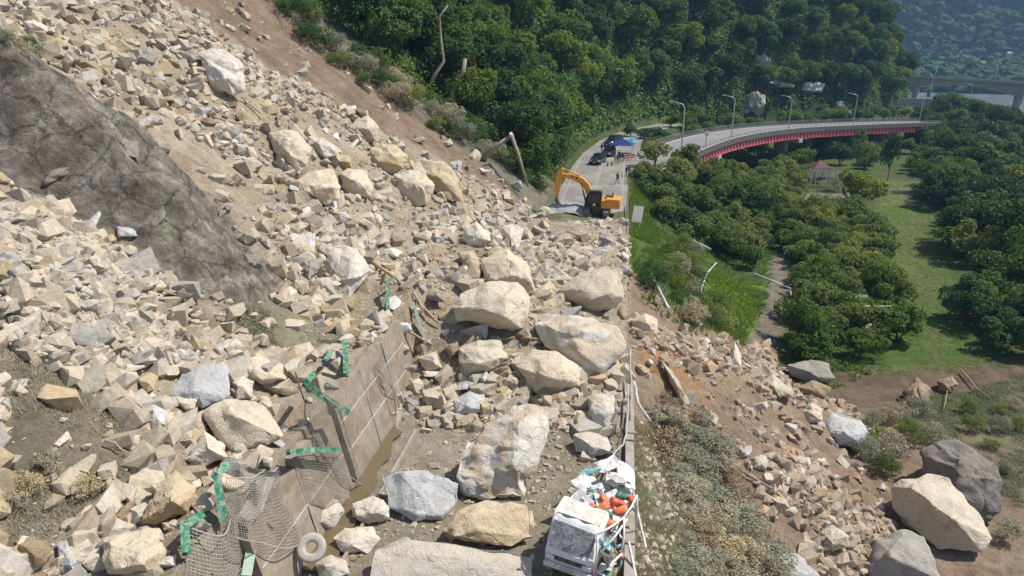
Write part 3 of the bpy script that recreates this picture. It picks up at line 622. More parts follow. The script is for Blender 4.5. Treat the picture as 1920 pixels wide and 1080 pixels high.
zones = [('in the heap under the dark outcrop', [(0,395),(160,420),(260,500),(380,610),(420,700),(300,690),(0,660)]),
         ('high on the upper slope', [(0,0),(380,0),(640,180),(500,240),(200,150)]),
         ('on the middle of the slope', [(200,150),(500,240),(640,180),(900,300),(1040,400),(900,450),(560,440),(480,330)]),
         ('in the centre of the slide', [(540,450),(900,450),(1170,430),(1175,760),(760,760),(620,620),(520,560)]),
         ('on the bench by the concrete wall', [(230,700),(560,700),(560,1080),(160,1080)]),
         ('on the right debris fan', [(1180,600),(1500,660),(1650,820),(1500,1000),(1400,900),(1250,760)]),
         ('on the bare soil at lower right', [(1480,840),(1700,860),(1650,1080),(1450,1000)]),
         ('on the buried road above the truck', [(740,760),(1160,760),(1160,900),(640,960)]),
         ('on the dusty slope at far left', [(0,660),(230,700),(200,960),(0,960)]),
         ('along the wall top', [(640,640),(700,630),(620,740),(575,860),(510,900),(480,860),(560,730)])]
rr = random.Random(11); cands = []
def inpoly(x, y, pl): return poly_sd(np.array([x]), np.array([y]), pl)[0] > 0
want = [56, 22, 42, 46, 22, 34, 12, 4, 6, 16]
GROUPOF = ['rocks of the heap under the outcrop', 'rocks on the upper slope', 'rocks on the middle slope', 'rocks in the centre of the slide', 'rocks on the bench', 'rocks of the debris fan', 'rocks on the lower right soil', 'rocks on the buried road', 'rocks on the far left slope', 'rocks along the top of the concrete wall']
colw = {'cream': 5, 'pale': 4, 'blue': 1.4, 'ochre': 1.5, 'grey': 1.5, 'brown': .7}
words = {'cream': 'cream', 'pale': 'off-white', 'band': 'banded', 'blue': 'blue-grey', 'ochre': 'ochre', 'grey': 'grey', 'brown': 'brown'}
placed = []
for zi, (zn, pl) in enumerate(zones):
    k = 0; tries = 0; xs = [p[0] for p in pl]; ys_ = [p[1] for p in pl]
    while k < want[zi] and tries < 1200:
        tries += 1; px, py = rr.uniform(min(xs), max(xs)), rr.uniform(min(ys_), max(ys_))
        if not inpoly(px, py, pl) or not (3 < px < 1917 and 3 < py < 1060): continue
        s = {0: rr.uniform(12, 24), 1: rr.uniform(8, 17), 2: rr.uniform(9, 19), 3: rr.uniform(12, 26), 4: rr.uniform(15, 30), 5: rr.uniform(8, 18), 6: rr.uniform(7, 15)}.get(zi, rr.uniform(8, 16))
        if any(math.hypot(px-a, py-b) < (s+c)*.72 for a, b, c in placed): continue
        if any(inpoly(px, py, [tuple(q) for q in hp]) or min(math.hypot(px-q[0], py-q[1]) for q in hp) < s*.55 for hp in HEROPOLY): continue
        q = hitg(px, py)
        if -12.6 < q[0] < -9.5 and q[1] < 34: continue
        if poly_sd(np.array([q[0]]), np.array([q[1]]), OUTC)[0] > -.2: continue
        placed.append((px, py, s)); k += 1
        kind = rr.choices(list(colw), weights=list(colw.values()))[0]; src = rr.choice(LIB)
        o = src.copy() if src.users_collection and src.get('used') else src
        if o is not src: scene.collection.objects.link(o)
        src['used'] = 1
        rad = s*proj(q)[2]/F; sq = rr.uniform(.6, 1.0)
        o.scale = (rad*rr.uniform(1.0, 1.35), rad*rr.uniform(.8, 1.1), rad*rr.uniform(.8, 1.25)*sq*1.25)
        o.rotation_euler = (rr.uniform(-.5, .5), rr.uniform(-.5, .5), rr.uniform(0, 6.28)); o.location = (q[0], q[1], q[2]+rad*.25)
        if not o.material_slots[0].link == 'OBJECT': o.material_slots[0].link = 'OBJECT'
        o.material_slots[0].material = M[kind]
        cands.append((o, px, py, s, kind, zi))
for o in LIB:
    if 'used' in o: del o['used']
    else: bpy.data.objects.remove(o)
# each of them is named by the landmark boulder closest to it
ORD = ['nearest', 'second', 'third', 'fourth', 'fifth', 'sixth', 'seventh', 'eighth', 'ninth', 'tenth', 'eleventh', 'twelfth']
buckets = {}
DRW = {'right of': 'to the right of', 'left of': 'to the left of', 'above': 'above', 'below': 'below'}
def ordn(i): return 'nearest' if i == 0 else (ORD[i]+' nearest' if i < 12 else f'{i+1}th nearest')
for c in cands:
    o, px, py, s, kind, zi = c
    d, l = min(((math.hypot(px-l[0], py-l[1]), l) for l in LAND), key=lambda t: t[0]); dx, dy = px-l[0], py-l[1]
    dr = ('right of' if dx > 0 else 'left of') if abs(dx) > abs(dy) else ('below' if dy > 0 else 'above')
    buckets.setdefault((l[2], dr), []).append((d, c))
for (ref, dr), lst in buckets.items():
    lst.sort(key=lambda t: t[0])
    for i, (d, (o, px, py, s, kind, zi)) in enumerate(lst):
        if 'used' in o: del o['used']
        sz = 'small' if s < 13 else ('medium' if s < 20 else 'larger')
        tag(o, f'{sz} {words[kind]} rock, {ordn(i)} {DRW[dr]} the {ref}', 'rock', GROUPOF[zi])

# loose rubble: thousands of stones in one object
def rock_lo(seed):
    r = random.Random(seed); bm = bmesh.new()
    if seed % 2:
        for v in blocky(r): bm.verts.new(v)
    else:
      for i in range(16):
        v = Vector((r.gauss(0, 1), r.gauss(0, 1), r.gauss(0, 1))).normalized()*r.uniform(.86, 1); bm.verts.new((v.x, v.y*.88, v.z*.8))
    g = bmesh.ops.convex_hull(bm, input=bm.verts); bmesh.ops.delete(bm, geom=[x for x in set(g['geom_interior']+g['geom_unused']) if isinstance(x, bmesh.types.BMVert)], context='VERTS')
    bmesh.ops.triangulate(bm, faces=bm.faces); bm.verts.index_update()
    V = np.array([v.co[:] for v in bm.verts]); Fc = np.array([[v.index for v in f.verts] for f in bm.faces]); bm.free(); return V, Fc
RL = [rock_lo(s) for s in range(36)]
def rubble(name, n, region, smin, smax, pw, dens, label, cols, seed, sink=.0):
    g = np.random.RandomState(seed); VV = []; FF = []; CC = []; base = 0; xs = [p[0] for p in region]; yy = [p[1] for p in region]; k = 0
    while k < n:
        x = g.uniform(min(xs), max(xs), n*2); y = g.uniform(min(yy), max(yy), n*2)
        ok = (poly_sd(x, y, region) > 0) & (g.rand(len(x)) < dens(x, y)); x = x[ok][:n-k]; y = y[ok][:n-k]
        if len(x) == 0: break
        z = gz(x, y)
        for a, b_, c_ in zip(x, y, np.atleast_1d(z)):
            V, Fc = RL[g.randint(36)]; s = smin+(smax-smin)*g.rand()**pw
            an = g.rand(3)*6.28; ca, sa = math.cos(an[0]), math.sin(an[0]); cb, sb = math.cos(an[1]*.12), math.sin(an[1]*.12)
            W = V*np.array((s*g.uniform(.9, 1.35), s*g.uniform(.8, 1.1), s*g.uniform(.8, 1.15)))
            W = np.c_[W[:, 0]*ca-W[:, 1]*sa, W[:, 0]*sa+W[:, 1]*ca, W[:, 2]]; W = np.c_[W[:, 0]*cb-W[:, 2]*sb, W[:, 1], W[:, 0]*sb+W[:, 2]*cb]
            VV.append(W+np.array((a, b_, c_+s*sink))); FF.append(Fc+base); base += len(V)
            cc = (lambda v: v*.68+np.array((.37, .30, .21))*.32)(np.array(cols[g.choice(len(cols), p=CW[:len(cols)]/CW[:len(cols)].sum())]))*g.uniform(.82, 1.12); CC.append(np.repeat(cc[None], len(V), 0))
        k += len(x)
    return tag(mesh(name, np.vstack(VV), np.vstack(FF), M['rubble'], col=np.vstack(CC)), label, 'rubble', kind='stuff')
CW = np.array((5, 4, 2, 1.4, 1.2, 1., .8))
m, nt, N, L, b = newmat('rubble_stone'); p = pos(nt); b.inputs['Roughness'].default_value = .92; b.inputs['Specular IOR Level'].default_value = .2
a = N.new('ShaderNodeAttribute'); a.attribute_name = 'Col'; n = noise(nt, 5, 6, .7, p)
L.new(mixc(nt, 1., a.outputs[0], ramp(nt, n.outputs[0], [(.3, G3(.72)), (.7, G3(1.15))]).outputs[0], 'MULTIPLY'), b.inputs[0]); bump(nt, b, n.outputs[0], .6, .06); M['rubble'] = m
CO = [(.54, .47, .36), (.48, .42, .32), (.56, .52, .44), (.44, .43, .41), (.46, .36, .22), (.34, .27, .19), (.42, .40, .36)]
def dens_main(x, y):
    d = np.clip(.45+fbm(x*.16, y*.16, 3)*1.1, .06, 1); oc = poly_sd(x, y, OUTC)
    d = d*(oc < -.1)*np.where(Y_line(x, y) > -1.5, .10, 1); d = d*np.where(lfm(x, y) > 0, .22, 1)*np.where(vgm(x, y) > 0, .06, 1)
    d = d*np.where((x > -9) & (y > 60), .25, 1)*np.where(y > 52+.25*(-12-x), .5, 1)
    return d*np.where((x > -12.9) & (y < 30.5), .0, 1)
def Y_line(x, y): return y-(79.5+.82*(x+13.5))
def lfm(x, y): return poly_sd(x, y, lf)
def vgm(x, y): return np.maximum(poly_sd(x, y, veg), poly_sd(x, y, e1))
SL = [(-12.9, 12), (-12.9, 30), (-7, 29.5), (.6, 31), (.8, 76), (-8, 77), (-13, 84), (-60, 62), (-60, 40), (-26, 12)]
rubble('rubble', 14000, SL, .06, .85, 3.4, dens_main, 'countless loose beige stones filling the slide between the boulders', CO, 3)
HEAP = hits([(0, 395), (150, 425), (260, 500), (390, 600), (420, 700), (300, 690), (120, 690), (0, 650)])
rubble('slide_gravel', 9000, hits([(480, 300), (900, 300), (1170, 450), (1175, 760), (760, 760), (560, 640)]), .03, .13, 1.2, lambda x, y: (x > -40)*((x < -12.9) | (y > 30)), 'fine broken gravel and dust between the boulders of the slide', CO[:3], 13)
rubble('heap_rubble', 1500, HEAP, .14, .52, 1.2, lambda x, y: (poly_sd(x, y, OUTC) < -.1)*np.where(poly_sd(x, y, e1) > 0, .1, 1.), 'grey-white broken stones heaped under the dark outcrop', [(.52, .47, .38), (.46, .41, .33), (.43, .43, .41), (.54, .51, .45), (.36, .32, .26)], 5, .25)
FAN = hits([(1180, 590), (1330, 650), (1420, 640), (1500, 680), (1640, 800), (1700, 900), (1640, 1070), (1500, 1070), (1400, 920), (1280, 760), (1190, 720)])
rubble('fan_rubble', 5200, FAN, .05, .62, 3.0, lambda x, y: np.clip(.5+fbm(x*.22, y*.22, 3)*1.8, .04, 1), 'loose pinkish beige stones of the debris fan right of the road', [(.46, .37, .28), (.40, .31, .22), (.53, .46, .38), (.36, .25, .17), (.44, .28, .17), (.33, .24, .17)], 6)
RD = [(-10.3, 17), (.7, 17), (.7, 32), (-10.3, 32)]
rubble('road_rubble', 1500, RD, .03, .20, 3.2, lambda x, y: np.clip(.45+fbm(x*.3, y*.3, 3)*1.3, .03, 1), 'small stones and grit strewn over the buried road', CO, 8)
EDGE = hits([(1180, 760), (1250, 760), (1400, 1075), (1180, 1075)])
rubble('verge_rubble', 700, EDGE, .05, .25, 2., lambda x, y: np.clip(.4+fbm(x*.4, y*.4, 3)*1.4, .02, 1), 'scattered beige stones on the dusty green verge', CO[:4], 9)
# ------------------------------------------------------------------ concrete wall, bent posts, nets
def onx(px, py, X_):
    r = ray(px, py); return C0+r*(X_/r[0])
def wall_piece(y0, y1, h, t, name, par, seed):
    r = random.Random(seed); V = []; ny, nz = 10, 7; mb = MB()
    for i in range(ny+1):
        for k in range(nz+1):
            y = y0+(y1-y0)*i/ny; z = -.3+(h+.3)*k/nz; x = -11.38-.92*(z/4.4)+vn3(np.array([[y*.9, z*.9, seed]]))[0]*.08
            if k == nz: z += vn3(np.array([[y*1.3, 4, seed]]))[0]*.45
            V.append((x, y, z))
    nf = len(V); V += [(v[0]-t, v[1], v[2]) for v in V]; q = []
    for i in range(ny):
        for k in range(nz):
            a = i*(nz+1)+k; q.append((a, a+1, a+nz+2, a+nz+1)); q.append((a+nf, a+nz+1+nf, a+nz+2+nf, a+1+nf))
    for i in range(ny):
        a = i*(nz+1)+nz; q.append((a, a+nf, a+nz+1+nf, a+nz+1))
    for k in range(nz):
        q.append((k, k+nf, k+1+nf, k+1)); a = ny*(nz+1)+k; q.append((a, a+1, a+1+nf, a+nf))
    return mesh(name, V, q, M['conc_wall'], par, smooth=True, sharp=40)
def joint(par, pts, w=.05):
    mb = MB()
    for a, b in zip(pts[:-1], pts[1:]): mb.tube([a, b], w, 5)
    return mb.build('joint_strip', M['conc_light'], par)
rw = empty('retaining_wall', (0, 0, 0)); tag(rw, 'leaning muddy concrete retaining wall with pale joint lines left of the buried road', 'wall')
fx = lambda z: -11.36-.92*(z/4.4)
for i, (a, b, h) in enumerate([(25.35, 28.5, 4.3), (28.54, 31.7, 4.4), (31.74, 34.9, 4.2)]): wall_piece(a, b, h, .45, 'wall_panel', rw, i)
for y0 in (28.5, 31.7): joint(rw, [(fx(.1), y0+.02, .1), (fx(4.2), y0+.02, 4.2)], .035)
for z in (1.6, 3.0): joint(rw, [(fx(z)+.0, 25.4, z), (fx(z), 34.5, z)], .03)
rw2 = empty('retaining_wall', (0, 0, 0)); tag(rw2, 'lower broken length of concrete retaining wall above the tyre', 'wall')
for i, (a, b, h) in enumerate([(17.5, 21.2, 3.3), (21.25, 24.9, 3.7)]): wall_piece(a, b, h, .45, 'wall_panel', rw2, i+9)
joint(rw2, [(fx(1.8), 17.6, 1.8), (fx(1.8), 24.8, 1.8)], .03)
joint(rw2, [(fx(.1), 21.22, .1), (fx(3.3), 21.22, 3.3)], .035)
kb = MB().box((-10.0, 24, .10), (.12, 12, .2)).build('channel_kerb', M['conc'], None); tag(kb, 'low concrete edge of the muddy roadside ditch', 'kerb')

def beam(pts, w, mats, label, name='barrier_post', web=.035):
    w = w*.85
    """steel H section following a bent path: two flanges and a web"""
    pts = [Vector(p) for p in pts]; mb = MB()
    view = (pts[0]-Vector(C0)).normalized()
    for off, wid in ((-.5, w), (.5, w), (0, None)):
        for a, b in zip(pts[:-1], pts[1:]):
            t = (b-a).normalized(); s = t.cross(view).normalized(); n = s.cross(t).normalized()
            c = (a+b)/2+n*(off*w*.8); L_ = (b-a).length+w*.25
            rot = Matrix((s, t, n)).transposed()
            mb.box(c, ((wid if wid else web), L_, (web if wid else w*.8)), rot)
    o = mb.build(name, mats, None); return tag(o, label, 'post', 'bent steel posts of the rockfall barrier')
gm, dm = M['green'], M['darksteel']
for pts, w, mt, lab in [
 ([(572, 722, -12.6), (586, 702, -12.8)], .26, gm, 'short green steel stub bent over at the wall top'),
 ([(572, 714, -12.4), (600, 740, -12.0), (652, 773, -11.1)], .30, gm, 'long green steel post slanting down across the upper wall face'),
 ([(647, 640, -13.2), (649, 702, -12.4)], .30, gm, 'upright green steel post at the far end of the wall'),
 ([(614, 684, -12.9), (648, 708, -12.4)], .26, dm, 'dark steel post joining the foot of the upright green one'),
 ([(655, 652, -13.4), (678, 674, -12.9)], .26, dm, 'short dark steel post right of the upright green one'),
 ([(607, 677, -13.2), (622, 658, -13.5)], .22, gm, 'small green post tip left of the upright green one'),
 ([(541, 848, -12.0), (585, 844, -11.7), (636, 843, -11.3)], .24, gm, 'green steel post lying level over the lower wall'),
 ([(424, 872, -12.9), (407, 893, -12.8), (418, 975, -12.3)], .30, gm, 'bright green upright post with a bent head above the nets'),
 ([(376, 966, -12.9), (346, 986, -12.8), (350, 1036, -12.4)], .30, gm, 'green post with a bent head at lower left of the nets'),
 ([(500, 935, -12.3), (550, 995, -11.9), (548, 1018, -11.8)], .26, M['teal'], 'dusty pale green post bent at its lower end left of the tyre'),
 ([(474, 1012, -12.2), (462, 1080, -11.9)], .40, M['teal'], 'pale double steel post at the bottom edge'),
]: beam([onx(*p) for p in pts], w, mt, lab)
def on_ground(px, py, up): q = hitg(px, py); q[2] += up; return q
beam([on_ground(742, 545, .9), on_ground(728, 552, .9), on_ground(728, 592, .3)], .22, gm, 'green steel post poking out of the rubble in mid slide')
beam([on_ground(776, 598, .9), on_ground(800, 655, .3)], .22, M['teal'], 'pale green post lying in rubble above the wall end')

def net(c4, label, sag, seed, sp=.11, mat='net'):
    TL, TR, BR, BL = [np.array(onx(*c)) for c in c4]; W = (np.linalg.norm(TR-TL)+np.linalg.norm(BR-BL))/2; Hh = (np.linalg.norm(BL-TL)+np.linalg.norm(BR-TR))/2
    nu, nv = max(4, int(W/sp)), max(4, int(Hh/sp)); U, V_ = np.meshgrid(np.linspace(0, 1, nu+1), np.linspace(0, 1, nv+1))
    u, v = U.ravel()[:, None], V_.ravel()[:, None]; Pp = TL*(1-u)*(1-v)+TR*u*(1-v)+BR*u*v+BL*(1-u)*v
    d = np.sin(math.pi*u[:, 0])*sag+vn3(np.c_[u[:, 0]*W*.9, v[:, 0]*Hh*.9, np.full(len(u), seed*3.1)])*.8
    Pp = Pp+d[:, None]*np.array((.75, -.4, -.2)); Pp[:, 0] += .1; mb = MB(); G_ = Pp.reshape(nv+1, nu+1, 3); r = .0065
    for i in range(nv+1): mb.tube([G_[i, j] for j in range(nu+1)], r, 3, cap=False)
    for j in range(nu+1): mb.tube([G_[i, j] for i in range(nv+1)], r, 3, cap=False)
    for e in (0, nv): mb.tube([G_[e, j] for j in range(nu+1)], .022, 5)
    return tag(mb.build('safety_net', M[mat], None), label, 'net', 'torn rockfall nets')
net([(568, 714, -12.5), (640, 770, -11.3), (672, 905, -11.25), (588, 852, -12.0)], 'torn grey wire net hanging over the upper wall face', .3, 1)
net([(545, 850, -12.3), (640, 852, -11.6), (648, 930, -11.25), (590, 905, -11.5)], 'grey wire net hanging from the level green post', .3, 2)
net([(410, 885, -12.9), (510, 870, -12.4), (560, 1015, -11.7), (430, 1000, -12.2)], 'wide grey net heaped around the bright green upright post', .7, 3)
net([(345, 990, -12.9), (430, 975, -12.5), (450, 1085, -12.0), (335, 1085, -12.6)], 'crumpled grey net at the bottom edge left of the pale double post', .6, 4)
net([(660, 642, -13.2), (735, 650, -12.3), (745, 735, -11.5), (690, 690, -12.4)], 'twisted net bundle at the far top end of the wall', .5, 5)
# sheets of dust-caked mat lying with the nets
def crumple(name, c, sx, sy, rot, mat, seed, amp=.25, n=12, par=None, thick=.02, fold=0):
    V = []; 
    for i in range(n+1):
        for j in range(n+1):
            x, y = (i/n-.5), (j/n-.5); V.append((x*sx, y*sy, 0))
    V = np.array(V); V[:, 2] = (vn3(np.c_[V[:, 0]*1.7/max(sx, .3)+seed, V[:, 1]*1.7/max(sy, .3), np.full(len(V), seed*1.3)])*2+vn3(np.c_[V[:, 0]*5/max(sx, .3), V[:, 1]*5/max(sy, .3)+seed, np.full(len(V), seed)]))*amp+fold*np.abs(V[:, 0])
    V[:, 0] += vn3(V*2/max(sx, .3)+seed+5)*amp*1.2; V[:, 1] += vn3(V*2/max(sy, .3)+seed+9)*amp*1.2
    Vb = V-np.array((0, 0, thick)); nn = len(V); q = []
    for i in range(n):
        for j in range(n):
            a = i*(n+1)+j; q += [(a, a+n+1, a+n+2, a+1), (a+nn, a+1+nn, a+n+2+nn, a+n+1+nn)]
    for i in range(n):
        for a, b in ((i, i+1), (n*(n+1)+i+1, n*(n+1)+i), ((i+1)*(n+1), i*(n+1)), (i*(n+1)+n, (i+1)*(n+1)+n)): q.append((a, b, b+nn, a+nn))
    o = mesh(name, np.vstack([V, Vb]), q, mat, par, smooth=False); o.location = tuple(c); o.rotation_euler = rot; return o
q = onx(455, 930, -12.6); o = crumple('dust_mat', q, 1.6, 1.8, (.5, .5, .3), M['conc'], 3, .5); tag(o, 'stiff dust-caked matting draped between the green posts', 'matting')
q = onx(375, 1020, -12.9); o = crumple('dust_mat', q, 1.3, 1.8, (.4, .7, .1), M['conc'], 6, .5); tag(o, 'folded dust-caked matting beside the lower left green post', 'matting')

# tyre
def torus(mb, R_, r_, n=36, k=14, flat=.8):
    V = []
    for i in range(n):
        a = 2*math.pi*i/n
        for j in range(k):
            b = 2*math.pi*j/k; rr_ = r_*(abs(math.cos(b))**.7*math.copysign(1, math.cos(b))); zz = r_*flat*(abs(math.sin(b))**.7*math.copysign(1, math.sin(b)))
            V.append(((R_+rr_)*math.cos(a), (R_+rr_)*math.sin(a), zz))
    mb.add(V, [(i*k+j, ((i+1) % n)*k+j, ((i+1) % n)*k+(j+1) % k, i*k+(j+1) % k) for i in range(n) for j in range(k)]); return mb
M['tyre'] = simple('dust_covered_rubber', (.46, .43, .37), .9, var=.2, scale=8, dirt=(.25, .23, .2), dirtamt=.3, dscale=4)
q = onx(584, 1027, -10.9); o = torus(MB(), .38, .17).build('tyre', M['tyre'], None, smooth=True); o.location = (q[0], q[1], max(q[2], .5)); o.rotation_euler = (.75, .25, 0)
tag(o, 'dust-covered tyre lying on rocks at the foot of the lower wall', 'tyre')

# ------------------------------------------------------------------ crushed truck
M['roofdust'] = simple('dust_covered_cab_roof', (.66, .63, .56), .85, var=.25, scale=6, dirt=(.42, .36, .28), dirtamt=.6, dscale=3.5)
TX, TY, TR_ = -1.25, 20.75, R(-15)
tr = empty('crushed_truck', (TX, TY, .06), TR_); tag(tr, 'crushed white lorry facing the camera, its right side torn open', 'truck')
tr.rotation_euler = (0, R(2.5), TR_); tr.scale = (1.1,)*3
bm = bmesh.new(); prof = [(0, .42), (-.06, .62), (-.05, .98), (.04, 1.16), (.50, 2.0), (.68, 2.10), (1.62, 2.06), (1.66, .42)]
V = []; nx_ = 9
for i in range(nx_):
    x = -.90+1.72*i/(nx_-1); cr = i/8
    for (y, z) in prof:
        z2 = z-(.22*cr if z > 1.2 else 0)+(.05*math.sin(i*2.1) if z > 1.9 else 0); edge = (.05 if i in (0, nx_-1) else 0)
        V.append((x, y+edge+(.10*cr if z > 1.1 else 0), z2-edge*.6*(z > 1)))
vs = [bm.verts.new(v) for v in V]; n_ = len(prof)
for i in range(nx_-1):
    for k in range(n_): bm.faces.new([vs[i*n_+k], vs[i*n_+(k+1) % n_], vs[(i+1)*n_+(k+1) % n_], vs[(i+1)*n_+k]])
bm.faces.new(vs[:n_]); bm.faces.new(vs[-n_:][::-1]); bmesh.ops.recalc_face_normals(bm, faces=bm.faces)
bmesh.ops.bevel(bm, geom=[e for e in bm.edges if e.calc_face_angle(0) > .35], offset=.035, segments=2, affect='EDGES')
cab = MB().bm(bm).build('cab', M['whitep'], tr, sharp=35)
def plate(name, c4, mat, par, n=10, amp=.02, thick=.025, seed=1):
    c4 = [np.array(c, float) for c in c4]; nrm = np.cross(c4[1]-c4[0], c4[3]-c4[0]); nrm /= np.linalg.norm(nrm); V = []
    for i in range(n+1):
        for j in range(n+1):
            u, v = i/n, j/n; p_ = c4[0]*(1-u)*(1-v)+c4[1]*u*(1-v)+c4[2]*u*v+c4[3]*(1-u)*v; V.append(p_+nrm*vn3(np.array([[u*5+seed, v*5, seed*2.]]))[0]*amp*2)
    V = np.array(V); nn = len(V); V = np.vstack([V, V-nrm*thick]); q = []
    for i in range(n):
        for j in range(n):
            a = i*(n+1)+j; q += [(a, a+n+1, a+n+2, a+1), (a+nn, a+1+nn, a+n+2+nn, a+n+1+nn)]
    for i in range(n):
        for a, b in ((i, i+1), (n*(n+1)+i+1, n*(n+1)+i), ((i+1)*(n+1), i*(n+1)), (i*(n+1)+n, (i+1)*(n+1)+n)): q.append((a, b, b+nn, a+nn))
    return mesh(name, V, q, mat, par)
ws = plate('windscreen', [(-.82, -.05, 1.19), (.74, .03, 1.01), (.70, .49, 1.77), (-.76, .37, 1.97)], M['windsh'], tr, 12, .012, .03, 4); plate('roof_panel', [(-.76, .62, 2.115), (.74, .78, 1.93), (.72, 1.6, 1.89), (-.78, 1.55, 2.10)], M['roofdust'], tr, 12, .03, .02, 8); plate('front_panel', [(-.84, -.075, .94), (.78, -.03, .93), (.76, .03, .99), (-.82, -.02, 1.15)], M['whitep'], tr, 6, .01, .02, 9); tag(ws, 'shattered grey windscreen')
for x in (-.80, .76): MB().tube([(x, -.01, 1.16), (x*.95, .47, 1.98 if x < 0 else 1.76)], .035, 6).build('windscreen_pillar', M['whitep'], tr, smooth=True)
MB().box((0, -.07, .78), (1.2, .03, .16)).build('grille', M['darksteel'], tr)
bp = MB().box((-.02, -.12, .50), (1.72, .14, .20), bev=.03).build('bumper', M['whited'], tr); MB().box((-.02, -.20, .52), (.5, .02, .1)).build('number_plate', M['conc_light'], bp)
for x in (-.68, .62): MB().box((x, -.085, .76), (.30, .07, .17), bev=.03).build('headlight', M['lampglass'], tr)
for x in (-.30, .35): MB().tube([(x, -.03, 1.14), (x+.35, .12, 1.38)], .012, 5).build('wiper', M['black'], tr)
MB().tube([(-.92, .1, 1.2), (-1.05, -.02, 1.28)], .02, 5).box((-1.07, -.04, 1.26), (.10, .05, .22), bev=.02).build('wing_mirror', M['black'], tr)
for x in (-.8, .72):
    w_ = torus(MB(), .26, .11, 24, 10); w_.v = [(x+v[2], .55+v[0], .30+v[1]) for v in w_.v]; wo = w_.build('wheel', M['black'], tr, smooth=True)
    MB().tube([(x-.09, .55, .3), (x+.09, .55, .3)], .2, 16).build('rim', M['silver'], wo)
MB().tube([(-.85, 1.1, 1.7), (-.86, 1.1, 1.2)], .02, 5).box((-.905, .95, 1.5), (.03, .6, .45)).build('side_window', M['glassd'], tr)
bed = MB().box((-.05, 3.35, .62), (1.86, 3.2, .12), bev=.02).box((-.05, 3.35, .42), (.8, 3.4, .25)).build('load_bed', M['whited'], tr)
MB().box((-.96, 3.3, .85), (.05, 3.2, .42)).build('bed_side', M['whited'], bed)
rr = random.Random(21)
pm = [M['whited'], M['whited'], M['whitep'], M['conc_light'], M['cyan'], M['whited']]
for i in range(20):
    x, y = rr.uniform(-.85, .75), rr.uniform(1.8, 4.9)
    crumple('crumpled_panel', (x, y, .85+rr.uniform(.0, .75)), rr.uniform(.5, 1.2), rr.uniform(.3, .8), (rr.uniform(-.7, .7), rr.uniform(-.7, .7), rr.uniform(0, 3)), pm[i % 6], i*1.7+1, .15, 7, tr)
# torn frame of the right side
for a, b in [((.88, -.05, .5), (.80, .25, 2.0)), ((.80, .25, 2.0), (1.35, 1.5, 2.0)), ((.88, -.05, .5), (1.55, .9, 1.0)), ((1.55, .9, 1.0), (1.35, 1.5, 2.0)), ((1.35, 1.5, 2.0), (1.45, 2.9, 2.0)), ((1.55, .9, 1.0), (1.5, .9, .2)), ((1.45, 2.9, 2.), (1.55, 2.9, .5)), ((.95, .4, 1.2), (1.45, 1.6, 1.9))]:
    MB().tube([a, ((a[0]+b[0])/2+.04, (a[1]+b[1])/2, (a[2]+b[2])/2), b], .04, 6).build('bent_frame_bar', M['whitep'], tr, smooth=True)
for i in range(12):
    crumple('crumpled_panel', (1.05+rr.uniform(-.2, .4), rr.uniform(.3, 2.0), rr.uniform(.4, 1.3)), rr.uniform(.25, .6), rr.uniform(.2, .5), (rr.uniform(-1.2, 1.2), rr.uniform(.3, 1.2), rr.uniform(0, 3)), [M['darksteel'], M['whited'], M['cyan'], M['greyc'], M['whited']][i % 5], i*2.3+50, .10, 6, tr)
o = MB().tube([(.95, .0, .75), (1.75, -.1, .55)], .03, 6).build('bent_frame_bar', M['whitep'], tr)
o = crumple('bent_white_sheet', (.75, 26.1, 1.35), .9, 1.5, (.3, .5, .35), M['whitep'], 8.2, .14, 6); tag(o, 'bent bright white metal sheet on the roadside rail behind the truck', 'metal sheet')
Mt = Matrix.Translation((TX, TY, .06)) @ Matrix.Rotation(TR_, 4, 'Z') @ Matrix.Scale(1.1, 4)
def sack(mat, c, s, rz, lab, sd_):
    bm = bmesh.new(); bmesh.ops.create_cube(bm, size=1); bmesh.ops.subdivide_edges(bm, edges=bm.edges, cuts=3, use_grid_fill=True)
    for v in bm.verts:
        n = Vector(v.co).normalized(); k = .55; c_ = v.co*(1-k)+n*.62*k; v.co = Vector((c_.x*s[0]*.98, c_.y*s[1]*1.0, c_.z*s[2]*1.15)); v.co += n*vn3(np.array([[v.co.x*6+sd_, v.co.y*6, v.co.z*6]]))[0]*.2
    o = MB().bm(bm).build('sack', mat, None, smooth=True); o.location = Mt @ Vector(c); o.rotation_euler = (rr.uniform(-.5, .5), rr.uniform(-.5, .5), rz); tag(o, lab, 'sack', 'coloured sacks spilling from the truck'); return o
